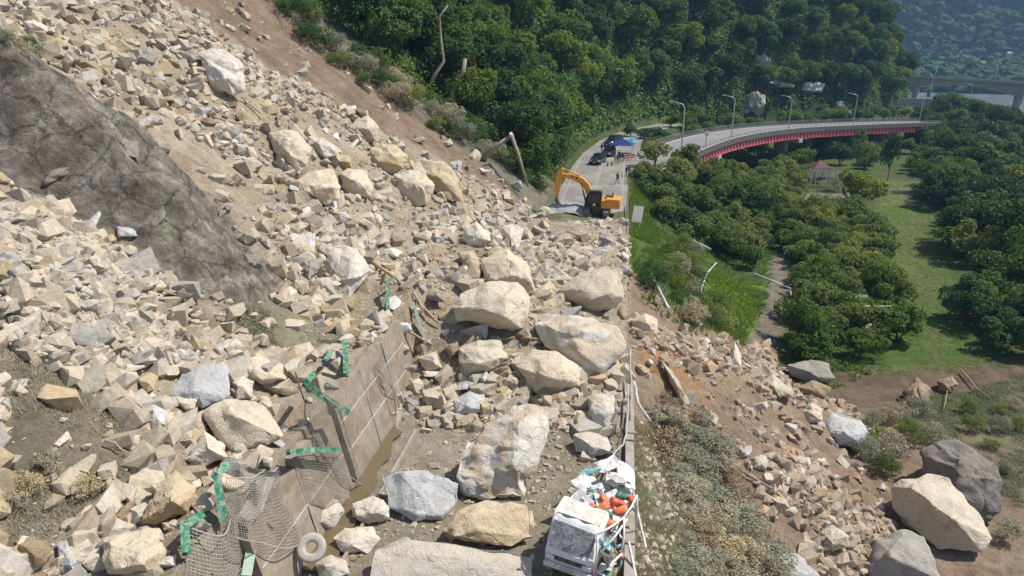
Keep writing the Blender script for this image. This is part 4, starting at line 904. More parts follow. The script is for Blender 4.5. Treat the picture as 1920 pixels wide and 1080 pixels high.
SK = [('orange', (.52, 2.05, 1.62), (.60, .3, .22), .6, 'orange sack nearest the cab roof of the crushed truck'),
 ('greensack', (.80, 1.75, 1.70), (.42, .3, .16), 0, 'dark green oval sack on the orange ones behind the cab'),
 ('orange', (.85, 1.45, 1.50), (.62, .34, .22), -.3, 'orange sack under the dark green oval one'),
 ('orange', (1.15, 2.2, 1.62), (.56, .3, .2), .2, 'orange sack at the right rim of the load'),
 ('redsack', (.95, 2.6, 1.6), (.6, .34, .22), .1, 'large red-orange sack in the middle of the spilled load'),
 ('greensack', (1.0, 3.05, 1.62), (.50, .32, .18), .1, 'grey-green sack furthest from the cab'),
 ('redsack', (1.35, 3.0, 1.6), (.28, .42, .22), .3, 'small red sack at the far right corner of the load'),
 ('greensack', (1.38, 2.55, 1.55), (.2, .36, .2), 0, 'narrow green sack on the right rim of the load'),
 ('redsack', (.15, 1.85, 1.75), (.4, .18, .14), .4, 'flat red sack on the edge of the cab roof'),
 ('orange', (.45, 2.45, 1.70), (.42, .22, .2), -.9, 'short orange sack standing behind the cab'),
 ('redsack', (1.05, -.25, .35), (.50, .40, .3), .5, 'red-orange sack on the ground under the torn right front'),
 ('greensack', (1.3, .25, .4), (.4, .45, .3), .1, 'grey-green sack under the bent side frame'),
 ('redsack', (1.5, 1.0, .75), (.2, .3, .3), .1, 'small dark red sack caught in the bent side frame')]
for i, (m_, c_, s_, r_, l_) in enumerate(SK): sack(M[m_], c_, s_, r_, l_, i*3.1)

# ------------------------------------------------------------------ road-edge wall, wrecked rail, sign
ew = MB()
for k in range(10):
    y0 = 15+k*2.55; ew.box((1.02, y0+1.25, .12+.03*math.sin(k*2.3)), (.42, 2.5, .66), Matrix.Rotation(.01*math.sin(k*3), 3, 'Z'), bev=.03)
tag(ew.build('roadside_wall', M['conc'], None), 'low grey concrete wall along the right edge of the buried road', 'wall')
def wob(pts, r, mat, name, label, cat, grp=None, n=7, amp=.12, seed=0, par=None):
    pts = [Vector(p) for p in pts]; out = []
    for a, b in zip(pts[:-1], pts[1:]):
        for t in (0, .33, .66): out.append(a.lerp(b, t)+Vector(((rr.random()-.5), (rr.random()-.5), (rr.random()-.5)))*amp)
    out.append(pts[-1]); k = len(out); rs = [r*(1-.45*i/k) for i in range(k)] if name != 'rail' else r
    o = MB().tube(out, rs, n).build(name, mat, par, smooth=True)
    return tag(o, label, cat, grp) if label else o
wob([(.65, 33.5, 1.9), (.6, 31, 1.1), (.55, 29.5, 1.1), (.35, 28, .9), (.3, 26.2, 1.0)], .06, M['darksteel'], 'rail', 'twisted dark rail tube running to the back of the truck', 'rail', 'wrecked roadside rail tubes')
wob([(.85, 33, 2.2), (.8, 30, 1.3), (.7, 28.6, 1.3), (.15, 27.4, 1.2), (.2, 25.8, 1.1)], .045, M['conc_light'], 'rail', 'pale bent rail tube lying over the roadside wall', 'rail', 'wrecked roadside rail tubes')
wob([(.5, 30, .6), (.45, 28, .5), (.2, 26.4, 1.3), (.25, 25.2, 1.0)], .05, M['darksteel'], 'rail', 'lower dark rail tube bent up behind the truck', 'rail', 'wrecked roadside rail tubes')
wob([(1.15, 33, 2.3), (1.3, 31.5, 2.0), (2.0, 31, 1.2)], .06, M['whited'], 'rail', 'pale post broken over the road edge above the truck', 'rail', 'wrecked roadside rail tubes')
wob([(.95, 35, 3.3), (.95, 33, 2.4), (.98, 31.4, .9)], .05, M['conc_light'], 'rail', 'upright pale tube at the upper end of the roadside wall', 'rail', 'wrecked roadside rail tubes')
for i, (x, y) in enumerate([(1.45, 24.0), (1.25, 20.9)]):
    o = MB().tube([(x-.3, y+1.3, .9), (x+.25, y-.7, -.2)], .06, 6).build('loose_strut', M['whited'], None); tag(o, ['long grey strut leaning off the roadside wall beside the sacks', 'white strut pointing off the roadside wall beside the cab'][i], 'strut')
o = wob([(.95, 86, .1), (.95, 86, 1.0), (.95, 78, 1.1), (.95, 70, 1.3)], .07, M['black'], 'edge_rail', 'thin black rail along the road edge below the excavator', 'rail', amp=.05)
e = empty('notice_board', (1.6, 77.6, -1.2)); tag(e, 'blank white board on posts at the road edge below the excavator', 'board')
MB().box((0, 0, 2.3), (1.15, .06, 2.0), bev=.02).build('board', M['hvwhite'], e)
for x in (-.4, .4): MB().tube([(x, .08, -.5), (x, .08, 1.5)], .05, 6).build('post', M['conc_light'], e)
e.rotation_euler = (R(-30), 0, R(-12))

# ------------------------------------------------------------------ branches, broken trunks, fallen lamp posts
def stick(px, r, mat, label, cat='branch', up=.35, grp='bare branches lying on the debris', name='branch'):
    return wob([on_ground(x, y, up) for x, y in px], r, mat, name, label, cat, grp, amp=.06 if len(px) > 2 else .12)
W = M['wood']; B_ = M['bark']
for px, r, mt, lab in [
 ([(618, 404), (650, 418), (690, 436)], .16, W, 'thick brown log lying across the middle slope'),
 ([(700, 498), (745, 535), (782, 578), (818, 612)], .13, W, 'long curved branch running down the centre of the slide'),
 ([(775, 560), (800, 600), (828, 618)], .08, W, 'thin branch beside the long curved one in the centre'),
 ([(700, 625), (760, 632), (812, 650)], .10, W, 'branch lying level above the concrete wall end'),
 ([(718, 425), (722, 465)], .06, W, 'short stick standing in rubble below the brown log'),
 ([(540, 60), (520, 30)], .05, B_, 'stick on the brown scar near the top'),
 ([(400, 225), (440, 238), (500, 250)], .09, W, 'branch above the big ledged boulder'),
 ([(455, 195), (490, 222)], .07, W, 'thin branch on the upper slope beneath the fluted boulder'),
 ([(280, 540), (310, 560), (355, 575)], .05, W, 'thin roots on the brown earth at the foot of the outcrop'),
 ([(180, 605), (205, 640), (225, 662)], .05, W, 'thin twig across the heap of grey-white rocks'),
 ([(1235, 625), (1285, 655), (1330, 672)], .09, W, 'reddish branch across the top of the debris fan'),
 ([(1255, 650), (1300, 690), (1345, 700)], .08, W, 'second branch lower on the debris fan'),
 ([(1385, 890), (1450, 930), (1500, 985)], .08, B_, 'long branch down the dusty slope right of the shrubs'),
 ([(1768, 775), (1775, 735)], .05, B_, 'thin pale stick standing beside the dark brown angular boulder'),
 ([(1800, 700), (1830, 735), (1850, 750)], .09, B_, 'fallen bare branch in the mud at the end of the lawn'),
 ([(1480, 700), (1440, 690)], .06, W, 'small branch beside the grey boulder by the footpath'),
 ([(205, 850), (245, 872)], .04, W, 'dry straw-coloured twig on the dusty left slope'),
 ([(900, 655), (965, 640)], .05, W, 'small stick across the flat cream block'),
 ([(1060, 440), (1110, 455), (1150, 445)], .06, W, 'thin branch in front of the vine-draped rock'),
 ([(560, 345), (580, 375), (600, 392)], .06, W, 'branch caught under the undercut boulder')]: stick(px, r, mt, lab)
def pole(pts, r, mat, name, label, cat, grp=None): 
    o = MB().tube(pts, r, 8).build(name, mat, None, smooth=True); return tag(o, label, cat, grp)
a = on_ground(905, 300, .2); dd = proj(a)[2]; top = P(958, 255, dd-.5)
pole([a, (a+top)/2+np.array((0, 0, .15)), top], [.34, .30, .24], B_, 'broken_trunk', 'thick broken trunk leaning up to a pale split end at the forest edge', 'trunk')
b2_ = P(990, 350, dd-2); pole([P(957, 249, dd-.6), P(972, 290, dd-1), b2_], [.26, .2, .12], B_, 'broken_trunk', 'thin broken trunk hanging down from the pale split end', 'trunk')
o = MB().bm(unit_rock(3, 12)).build('split_wood', M['splint'], None); o.scale = (.4, .3, .65); o.location = P(958, 253, dd-.8); tag(o, 'pale splintered wood where the leaning trunk snapped', 'splinter')
for (px, w, lab) in [([(805, 165), (815, 140), (832, 115), (826, 70), (824, 30), (840, 10)], .28, 'tall pale twisted trunk standing at the forest edge'), ([(850, 200), (848, 172), (868, 140), (872, 110)], .42, 'thick pale forked trunk in the shade of the forest edge'), ([(862, 195), (872, 165), (878, 138)], .26, 'second pale stem beside the thick forked trunk')]:
    q = hitg(px[0][0], px[0][1]+10); dd = proj(q)[2]-1.5; pts = [P(x, y, dd-.25*i) for i, (x, y) in enumerate(px)]
    pole(pts, [w*(1-.12*i) for i in range(len(pts))], B_, 'bare_trunk', lab, 'trunk')
for px, r, lab, up in [([(1412, 527), (1445, 541), (1480, 556), (1481, 569)], .12, 'fallen white lamp post lying across the footpath', 1.0), ([(1296, 473), (1330, 489)], .11, 'short white fallen pole among the slope shrubs', 1.6), ([(1342, 500), (1325, 520), (1316, 545), (1312, 562)], .10, 'curved grey fallen pole on the bright grass', .5), ([(1215, 520), (1232, 560), (1252, 598)], .09, 'long grey pole lying down the slope above the debris fan', .9)]:
    wob([on_ground(x, y, up) for x, y in px], r, M['lamp'], 'rail', lab, 'fallen pole', 'fallen poles on the slope', amp=.0).name = 'fallen_pole'

for i, (pts, lab) in enumerate([([(560, 700, -12.9), (575, 790, -12.3), (600, 860, -11.9), (580, 930, -12.2)], 'loose dark cable dangling left of the upper wall'), ([(690, 655, -12.9), (715, 700, -11.9), (740, 735, -11.3), (745, 800, -11.2)], 'pale bent tube running down the far end of the wall'), ([(480, 860, -12.6), (470, 930, -12.4), (500, 990, -12.0), (520, 1060, -11.8)], 'dark cable looping down between the bright green post and the tyre'), ([(330, 985, -12.9), (380, 1040, -12.6), (400, 1078, -12.3)], 'dark cable at the foot of the lower left green post'), ([(640, 640, -13.5), (690, 660, -13.0), (735, 655, -12.6)], 'dark cable across the top of the upper wall')]):
    wob([onx(*p) for p in pts], .055 if 'pale' in lab else .03, M['wood'] if 'pale' in lab else M['darksteel'], 'cable', lab, 'cable', 'loose cables of the rockfall barrier', amp=.35)
# ------------------------------------------------------------------ excavator
ex = empty('excavator', tuple(onz(1121, 402, .05)), R(-4)); tag(ex, 'yellow tracked excavator clearing the end of the slide with its boom raised', 'excavator')
for s in (-1, 1):
    mb = MB(); prof = []
    for i in range(9): a = math.pi/2+math.pi*i/8; prof.append((-1.55+.42*math.cos(a), .42+.42*math.sin(a)))
    for i in range(9): a = -math.pi/2+math.pi*i/8; prof.append((1.55+.42*math.cos(a), .42+.42*math.sin(a)))
    mb.prism([(y, z) for y, z in prof], 'x', s*1.12-.28, s*1.12+.28); t = mb.build('track', M['track'], ex)
    sh = MB()
    for k in range(12): sh.box((s*1.12, -1.6+k*.29, .865), (.60, .12, .05))
    for k in range(4): sh.box((s*1.12, -2.0, .2+k*.16), (.60, .05, .10))
    sh.build('track_shoes', M['track'], t)
MB().box((0, 0, .62), (1.9, 1.5, .5), bev=.05).tube([(0, 0, .8), (0, 0, 1.05)], .6, 16).build('undercarriage', M['darksteel'], ex)
hs = MB().prism([(-1.35, 1.05), (2.55, 1.05), (2.62, 1.3), (2.55, 2.1), (1.0, 2.15), (.9, 2.0), (-1.35, 1.55)], 'y', -1.25, 1.25).build('house', M['yellow'], ex, sharp=30)
MB().box((2.35, 0, 1.6), (.55, 2.4, 1.05), bev=.14).build('counterweight', M['yellow'], hs); MB().box((1.3, .5, 2.22), (.9, 1.1, .12), bev=.03).build('engine_cover', M['darksteel'], hs)
MB().tube([(1.6, .7, 2.2), (1.6, .7, 2.6)], .06, 8).build('exhaust', M['black'], hs)
cb = MB().prism([(-1.55, 1.1), (.45, 1.1), (.45, 2.95), (.2, 3.02), (-.9, 3.0), (-1.45, 2.1)], 'y', -1.3, -.3).build('cab', M['black'], ex, sharp=30)
MB().box((-.4, -1.31, 2.25), (1.4, .03, 1.1)).build('side_glass', M['glassd'], cb); MB().prism([(-1.49, 2.12), (-.95, 2.95), (-.93, 2.93), (-1.46, 2.1)], 'y', -1.22, -.38).build('front_glass', M['glassd'], cb)
MB().box((-.35, -1.335, 1.45), (.28, .02, .28)).build('door_badge', M['whitep'], cb); MB().box((-.4, -.8, 3.05), (1.1, .8, .06), bev=.02).build('cab_roof', M['darksteel'], cb)
def arm(pts, w0, w1, th, name, mat, par):
    mb = MB(); n = len(pts); V = []
    for i, (x, z) in enumerate(pts):
        a = pts[max(0, i-1)]; b = pts[min(n-1, i+1)]; t = Vector((b[0]-a[0], b[1]-a[1])).normalized(); nn = Vector((-t.y, t.x)); w = w0+(w1-w0)*math.sin(math.pi*i/(n-1))
        for s in (-1, 1):
            for y in (-th, th): V.append((x+nn.x*s*w, y, z+nn.y*s*w))
    Fc = [(0, 1, 3, 2), (4*n-4, 4*n-2, 4*n-1, 4*n-3)]
    for i in range(n-1):
        k = 4*i; Fc += [(k, k+4, k+5, k+1), (k+2, k+3, k+7, k+6), (k, k+2, k+6, k+4), (k+1, k+5, k+7, k+3)]
    bm = bmesh.new(); vs = [bm.verts.new(v) for v in V]
    for f in Fc: bm.faces.new([vs[i] for i in f])
    bmesh.ops.recalc_face_normals(bm, faces=bm.faces); bmesh.ops.bevel(bm, geom=[e for e in bm.edges if e.calc_face_angle(0) > .8], offset=.03, segments=1, affect='EDGES')
    return MB().bm(bm).build(name, mat, par, sharp=35)
boom = arm([(-.9, 1.6), (-1.15, 2.6), (-1.5, 3.4), (-2.1, 4.0), (-3.0, 4.35), (-4.6, 4.6)], .20, .40, .25, 'boom', M['yellow'], ex)
stk = arm([(-4.35, 5.4), (-4.7, 4.9), (-4.85, 4.1), (-4.95, 3.1), (-5.0, 1.9)], .16, .36, .2, 'stick', M['yellow'], ex)
MB().tube([(-1.5, -.32, 1.5), (-1.85, -.32, 2.9)], .09, 8).tube([(-1.85, -.32, 2.9), (-2.1, -.32, 3.8)], .05, 8).build('lift_cylinder', M['darksteel'], boom)
MB().tube([(-2.3, 0, 4.55), (-3.6, 0, 5.1)], .1, 8).tube([(-3.6, 0, 5.1), (-4.3, 0, 5.35)], .05, 8).build('stick_cylinder', M['yellow'], boom)
MB().prism([(-2.8, 4.45), (-2.65, 4.1), (-2.5, 4.4)], 'y', -.262, -.256).prism([(-3.3, 4.6), (-3.25, 4.25), (-3.05, 4.55)], 'y', -.262, -.256).build('boom_marking', M['black'], boom)
bk = MB().prism([(-5.1, 2.0), (-4.85, 1.9), (-4.6, 1.3), (-4.75, .75), (-5.3, .45), (-5.75, .6), (-5.35, .8), (-5.05, 1.15), (-5.25, 1.6)], 'y', -.55, .55).build('bucket', M['track'], ex, sharp=30)
for k in range(5): MB().box((-5.78, -.48+.24*k, .58), (.22, .09, .06)).build('bucket_tooth', M['silver'], bk)
q = onz(1062, 400, 0)
rpz = [(q[0]+x, q[1]+y, max(0, 1.35-.30*(x*x/3.4+y*y/2.0))) for x in np.linspace(-3.2, 3.2, 22) for y in np.linspace(-2.2, 2.2, 16)]
V = np.array(rpz); V[:, 2] += fbm(V[:, 0]*1.3, V[:, 1]*1.3, 4)*.35-.05; ii_ = [(i*16+j, (i+1)*16+j, (i+1)*16+j+1, i*16+j+1) for i in range(21) for j in range(15)]
M['greysoil'] = simple('grey_rubble', (.33, .34, .345), .95, var=.4, scale=4, bmp=.8)
tag(mesh('rubble_pile', V, ii_, M['greysoil'], smooth=True), 'pile of blue-grey crushed rubble under the excavator bucket', 'rubble pile', kind='stuff')

# ------------------------------------------------------------------ cars, tent, people
def car(name, loc, rz, paint, suv, label, sc=1.0):
    e = empty(name, loc, rz); e.scale = (sc,)*3; h = 1.75 if suv else 1.42; b_h = .98 if suv else .86
    mb = MB(); bm = bmesh.new()
    pr = [(-2.2, .35), (-2.28, .6), (-2.15, b_h-.12), (-1.1, b_h), (2.0, b_h+.02), (2.22, .75), (2.2, .35)]
    mb.prism(pr, 'x', -.88, .88); body = mb.build('body', paint, e, sharp=30); body.modifiers.new('bevel', 'BEVEL').width = .07
    bm.free(); mb = MB(); r0, r1 = (1.95, 1.75) if suv else (1.6, 1.0); bot = [(-1.15, b_h), (r0+.1, b_h)]; top = [(-.45, h), (r1, h)]
    V = []
    for (y, z), w in ((bot[0], .84), (top[0], .62), (top[1], .62), (bot[1], .84)): V += [(-w, y, z), (w, y, z)]
    mb.add(V, [(0, 1, 3, 2), (2, 3, 5, 4), (4, 5, 7, 6), (0, 2, 4, 6), (1, 7, 5, 3)]); gl = mb.build('window_glass', M['glassd'], e)
    MB().box((0, (top[0][1]*0+(top[0][0]+top[1][0])/2), h+.02), (1.3, top[1][0]-top[0][0]+.1, .05), bev=.02).build('roof', paint, e)
    for x in (-.62, .62):
        MB().box((x, -2.22, .66), (.34, .1, .16), bev=.03).build('headlight', M['lampglass'], e)
        MB().box((x*1.5, -.95, b_h+.08), (.2, .1, .14), bev=.02).build('mirror', paint, e)
    MB().box((0, -2.27, .55), (.9, .06, .18)).build('grille', M['black'], e); MB().box((0, -2.31, .46), (.38, .03, .14)).build('number_plate', M['whitep'], e)
    for x in (-.8, .8):
        for y in (-1.4, 1.4):
            w_ = MB().tube([(x-.1, y, .33), (x+.1, y, .33)], .33, 18).build('wheel', M['black'], e); MB().tube([(x-.11, y, .33), (x+.11, y, .33)], .2, 12).build('rim', M['silver'], w_)
    return e
car('parked_car', tuple(onz(1121, 306, .056)), R(-12), M['carp'], False, '').scale = (1.12,)*3
car('parked_car', tuple(onz(1141, 292, .056)), R(-14), M['carp'], True, '')
car('parked_car', tuple(onz(1150, 273, .056)), R(-30), M['carp2'], True, '').scale = (1.15,)*3
for n_, l_ in (('parked_car', 'black saloon car standing nearest the excavator on the road'), ('parked_car.001', 'dark off-road car behind the black saloon, half under the blue tent'), ('parked_car.002', 'blue-black off-road car furthest up the road behind the tent')):
    tag(bpy.data.objects[n_], l_, 'car', 'cars parked on the closed road')
t0_ = onz(1166, 292, .056); e = empty('tent', tuple(t0_), R(-10)); tag(e, 'blue pitched canopy tent shading people at the roadside', 'tent')
V = [(-2, -1.6, 2.1), (2, -1.6, 2.1), (2, 1.6, 2.1), (-2, 1.6, 2.1), (-.5, 0, 3.0), (.5, 0, 3.0)]; V += [(v[0], v[1], v[2]-.06) for v in V]
mesh('canopy', V, [(0, 1, 5, 4), (1, 2, 5), (2, 3, 4, 5), (3, 0, 4), (7, 6, 10, 11), (8, 7, 11), (9, 8, 11, 10), (6, 9, 10), (0, 6, 7, 1), (1, 7, 8, 2), (2, 8, 9, 3), (3, 9, 6, 0)], M['blue_tarp'], e)
for x, y in ((-1.9, -1.5), (1.9, -1.5), (1.9, 1.5), (-1.9, 1.5)): MB().tube([(x, y, 0), (x, y, 2.1)], .04, 6).build('leg', M['silver'], e)
q = onz(1185, 287, .056); e = empty('parasol', tuple(q)); tag(e, 'teal round parasol right of the blue tent', 'parasol')
mb = MB(); V = [(0, 0, 2.9)]+[(1.35*math.cos(a), 1.35*math.sin(a), 2.25) for a in np.linspace(0, 2*math.pi, 9)[:-1]]; mb.add(V, [(0, i+1, (i+1) % 8+1) for i in range(8)]); mb.build('canopy', M['teal_tarp'], e); MB().tube([(0, 0, 0), (0, 0, 2.85)], .04, 6).build('pole', M['silver'], e)
for i, (x, y) in enumerate([(1180, 300), (1187, 299), (1174, 301)]):
    q = onz(x, y, .056); e = empty('barrier', tuple(q), R(10)); tag(e, ['orange and yellow road barrier under the parasol', 'rightmost orange road barrier beside the bushes', 'orange road barrier closest to the tent'][i], 'barrier', 'orange barriers by the tent')
    MB().box((0, 0, .85), (.75, .06, .28)).box((0, 0, .45), (.75, .06, .2)).build('board', M['orange'], e)
    for s in (-1, 1): MB().tube([(s*.3, -.15, 0), (s*.3, 0, 1.05)], .03, 5).tube([(s*.3, .18, 0), (s*.3, 0, 1.0)], .03, 5).build('leg', M['yellow'], e)
for i, (x, y) in enumerate([(1139, 311), (1147, 310)]):
    q = onz(x, y, .056); mb = MB().tube([(0, 0, 0), (0, 0, .05)], [.28, .28], 4).tube([(0, 0, .05), (0, 0, .75)], [.17, .03], 10); o = mb.build('traffic_cone', M['redc'], None, smooth=False); o.location = q; tag(o, ['dull red cone left of the pair in front of the tent', 'dull red cone right of the pair in front of the tent'][i], 'cone', 'cones in front of the tent')

def person(px, py, rz, shirt, pants, head, label, pose=0, z=.056, h=1.7):
    q = onz(px, py, z); me = bpy.data.meshes.new('person'); s = h/1.72; sw = .12+.16*(pose == 1)
    pts = {'pel': (0, 0, .95), 'che': (0, .01, 1.28), 'nek': (0, 0, 1.46), 'hb': (0, -.01, 1.55), 'ht': (0, 0, 1.67), 'ls': (-.19, 0, 1.40), 'rs': (.19, 0, 1.40)}
    if pose == 2: arms = {'le': (-.28, -.18, 1.2), 'lh': (-.1, -.36, 1.22), 're': (.28, -.16, 1.2), 'rh': (.1, -.36, 1.22)}
    elif pose == 1: arms = {'le': (-.27, .12, 1.12), 'lh': (-.27, .02, .88), 're': (.34, -.22, 1.25), 'rh': (.55, -.38, 1.2)}
    else: arms = {'le': (-.25, .04, 1.12), 'lh': (-.27, -.06, .86), 're': (.25, .04, 1.12), 'rh': (.27, -.06, .86)}
    legs = {'lp': (-.10, 0, .90), 'lk': (-.12, -sw*.6, .50), 'la': (-.12, -sw*.3, .09), 'lt': (-.13, -sw*.3-.17, .04), 'rp': (.10, 0, .90), 'rk': (.12, sw*.2, .50), 'ra': (.13, sw, .09), 'rt': (.14, sw-.17, .04)}
    pts.update(arms); pts.update(legs); K = list(pts); ed = [('pel', 'che'), ('che', 'nek'), ('nek', 'hb'), ('hb', 'ht'), ('che', 'ls'), ('ls', 'le'), ('le', 'lh'), ('che', 'rs'), ('rs', 're'), ('re', 'rh'), ('pel', 'lp'), ('lp', 'lk'), ('lk', 'la'), ('la', 'lt'), ('pel', 'rp'), ('rp', 'rk'), ('rk', 'ra'), ('ra', 'rt')]
    rad = {'pel': .15, 'che': .17, 'nek': .055, 'hb': .09, 'ht': .085, 'ls': .07, 'rs': .07, 'le': .045, 're': .045, 'lh': .038, 'rh': .038, 'lp': .09, 'rp': .09, 'lk': .06, 'rk': .06, 'la': .04, 'ra': .04, 'lt': .035, 'rt': .035}
    me.from_pydata([tuple(c*s for c in pts[k]) for k in K], [(K.index(a), K.index(b)) for a, b in ed], []); o = bpy.data.objects.new('person', me); link(o)
    md = o.modifiers.new('skin', 'SKIN'); sv_ = me.skin_vertices[0].data
    for i, k in enumerate(K): sv_[i].radius = (rad[k]*s, rad[k]*s*(.72 if k in ('pel', 'che') else 1)); sv_[i].use_root = (k == 'pel')
    ss = o.modifiers.new('sub', 'SUBSURF'); ss.levels = 1; bpy.context.view_layer.update(); dg = bpy.context.evaluated_depsgraph_get()
    m2 = bpy.data.meshes.new_from_object(o.evaluated_get(dg)); o.modifiers.clear(); o.data = m2; m2.materials.clear()
    for m_ in (M['skin'], M[shirt], M[pants], M['black']): m2.materials.append(m_)
    for p_ in m2.polygons:
        c_ = p_.center/s; i = 0
        if c_.z < .1: i = 3
        elif c_.z < .98 and abs(c_.x) < .22: i = 2
        elif c_.z < 1.47 and (Vector(c_)-Vector(pts['lh'])).length > .12 and (Vector(c_)-Vector(pts['rh'])).length > .12: i = 1
        p_.material_index = i; p_.use_smooth = True
    mb = MB(); bm = bmesh.new(); bmesh.ops.create_uvsphere(bm, u_segments=12, v_segments=8, radius=.115*s)
    for v in bm.verts: v.co = Vector((v.co.x, v.co.y*1.1+.01, max(v.co.z, -.01)+1.64*s))
    mb.bm(bm).build('helmet' if head == 'helmet' else 'hair', M[head], o, smooth=True)
    o.location = q; o.rotation_euler = (0, 0, rz); return tag(o, label, 'person', 'people on the closed road')
person(1157, 345, R(150), 'navy', 'navy', 'hair', 'person in dark blue with an arm out, standing alone in the middle of the road', 1)
person(1174, 331, R(60), 'blackc', 'blackc', 'hair', 'person in black at the road edge, left of the pair', 0)
person(1179, 329, R(200), 'redc', 'blackc', 'hair', 'person in dull red at the road edge, right of the pair', 0)
person(1153, 306, R(20), 'greyc', 'khaki', 'hair', 'person in a pale shirt in front of the tent', 2)
person(1158, 309, R(190), 'blackc', 'khaki', 'hair', 'person in a black top and khaki trousers nearest the road middle of the tent group', 0)
person(1163, 305, R(90), 'blackc', 'greyc', 'hair', 'person in black with pale trousers in the middle of the tent group', 0)
person(1168, 303, R(-90), 'navy', 'blackc', 'helmet', 'person in a white helmet at the right of the tent group', 2)
person(1160, 300, R(0), 'blackc', 'blackc', 'hair', 'person all in black under the tent edge', 0)
person(1128, 285, R(10), 'blackc', 'navy', 'hair', 'person standing behind the black saloon car', 0)
q = onz(1186, 247, .1); e = empty('road_sign', tuple(q)); tag(e, 'narrow white sign on a pole beside the old road', 'sign')
MB().tube([(0, 0, 0), (0, 0, 3.6)], .06, 6).build('pole', M['lamp'], e); MB().box((0, -.08, 1.3), (.55, .06, 1.7), bev=.02).build('sign_panel', M['lamp'], e)

# ------------------------------------------------------------------ curved bridge with red girder
BP = [(2.6, 108, .08), (9.9, 126, .10), (22.5, 153.2, .4), (40.2, 181.6, -.5), (62.6, 206.3, -1.8), (89, 231, -3.2), (103, 245, -4.2), (114, 257, -4.6)]
def crom(P_, n=14):
    P_ = [Vector(p) for p in P_]; P_ = [P_[0]*2-P_[1]]+P_+[P_[-1]*2-P_[-2]]; out = []
    for i in range(1, len(P_)-2):
        for k in range(n):
            t = k/n; a, b, c, d = P_[i-1:i+3]; out.append(.5*((2*b)+(c-a)*t+(2*a-5*b+4*c-d)*t*t+(3*b-a-3*c+d)*t**3))
    out.append(P_[-2]); return out
BC = crom(BP)
def sweep(path, sec, name, mat, par, i0=0, i1=None):   # sec: (offset to the left, height)
    i1 = len(path) if i1 is None else i1; V = []; n = len(sec)
    for i in range(i0, i1):
        a = path[max(i-1, 0)]; b = path[min(i+1, len(path)-1)]; t = (b-a); t.z = 0; t.normalize(); nn = Vector((-t.y, t.x, 0))
        for (u, w) in sec: V.append(path[i]+nn*u+Vector((0, 0, w)))
    Fc = [(i*n+k, i*n+(k+1) % n, (i+1)*n+(k+1) % n, (i+1)*n+k) for i in range(i1-i0-1) for k in range(n)]+[tuple(range(n))[::-1], tuple((i1-i0-1)*n+k for k in range(n))]
    bm = bmesh.new(); vs = [bm.verts.new(v) for v in V]
    for f in Fc: bm.faces.new([vs[i] for i in f])
    bmesh.ops.recalc_face_normals(bm, faces=bm.faces); return MB().bm(bm).build(name, mat, par)
br = empty('road_bridge', BC[0]); tag(br, 'curved road bridge with a red steel girder and pale stiffeners', 'bridge')
br.location = (0, 0, 0)
sweep(BC, [(-.9, -.35), (9.6, -.35), (9.6, 0), (-.9, 0)], 'deck', M['deck'], br, 11)
p1 = sweep(BC, [(-1.0, -.5), (-.55, -.5), (-.55, .62), (-1.0, .62)], 'parapet', M['parapet'], br, 9); p2 = sweep(BC, [(9.65, -.5), (10.0, -.5), (10.0, .65), (9.65, .65)], 'parapet', M['parapet'], br, 18)
sweep(BC, [(-1.02, .62), (-.5, .62), (-.5, .70), (-1.02, .70)], 'coping', M['conc_light'], p1, 9)
sweep(BC, [(8.9, 0), (9.3, 0), (9.3, .22), (8.9, .22)], 'kerb', M['conc_light'], br, 14); sweep(BC, [(.3, .004), (.45, .004), (.45, .012), (.3, .012)], 'edge_line', M['paint'], br, 12)
for par_, u in ((p1, -.8), (p2, 9.82)):
    for zz in (.95, 1.2): sweep(BC, [(u-.03, zz), (u+.03, zz), (u+.03, zz+.06), (u-.03, zz+.06)], 'handrail', M['rail'], par_, 9 if u < 0 else 18)
    for i in range(9 if u < 0 else 18, len(BC)-1):
        for f in (0,):
            c_ = BC[i].lerp(BC[i+1], f); t = (BC[i+1]-BC[i]); t.z = 0; t.normalize(); nn = Vector((-t.y, t.x, 0)); MB().box(c_+nn*u+Vector((0, 0, .95)), (.09, .09, .62)).build('railing_post', M['rail'], par_)
for u in (-.45, 4.3, 9.0): sweep(BC, [(u-.05, -2.0), (u+.05, -2.0), (u+.05, -.35), (u-.05, -.35)], 'girder', M['red'], br, 14, 73)
sweep(BC, [(-.75, -2.07), (-.15, -2.07), (-.15, -1.99), (-.75, -1.99)], 'girder_flange', M['red'], br, 14, 73)
ln = [0]
for a, b in zip(BC[:-1], BC[1:]): ln.append(ln[-1]+(b-a).length)
s_ = ln[14]+.6
while s_ < ln[72] and s_ < ln[14]+130:
    i = max(k for k in range(len(ln)) if ln[k] <= s_); f = (s_-ln[i])/(ln[i+1]-ln[i]); c_ = BC[i].lerp(BC[i+1], f); t = BC[i+1]-BC[i]; t.z = 0; t.normalize(); nn = Vector((-t.y, t.x, 0))
    MB().box(c_+nn*-.60+Vector((0, 0, -1.2)), (.15, .22, 1.55), Matrix((t, nn, Vector((0, 0, 1)))).transposed()).build('stiffener', M['stiff'], br); s_ += 1.85
for i in (24, 44, 64):
    c_ = BC[i]; t = BC[i+1]-BC[i]; t.z = 0; t.normalize(); nn = Vector((-t.y, t.x, 0)); rot = Matrix((t, nn, Vector((0, 0, 1)))).transposed(); c2 = c_+nn*4.3
    pr_ = MB().box(c2+Vector((0, 0, -8.5)), (1.6, 3.2, 10.5), rot, bev=.2).build('pier', M['conc'], br)
    MB().box(c2+Vector((0, 0, -2.6)), (1.9, 10.4, 1.0), rot, bev=.1).build('pier_cap', M['conc_light'], pr_)
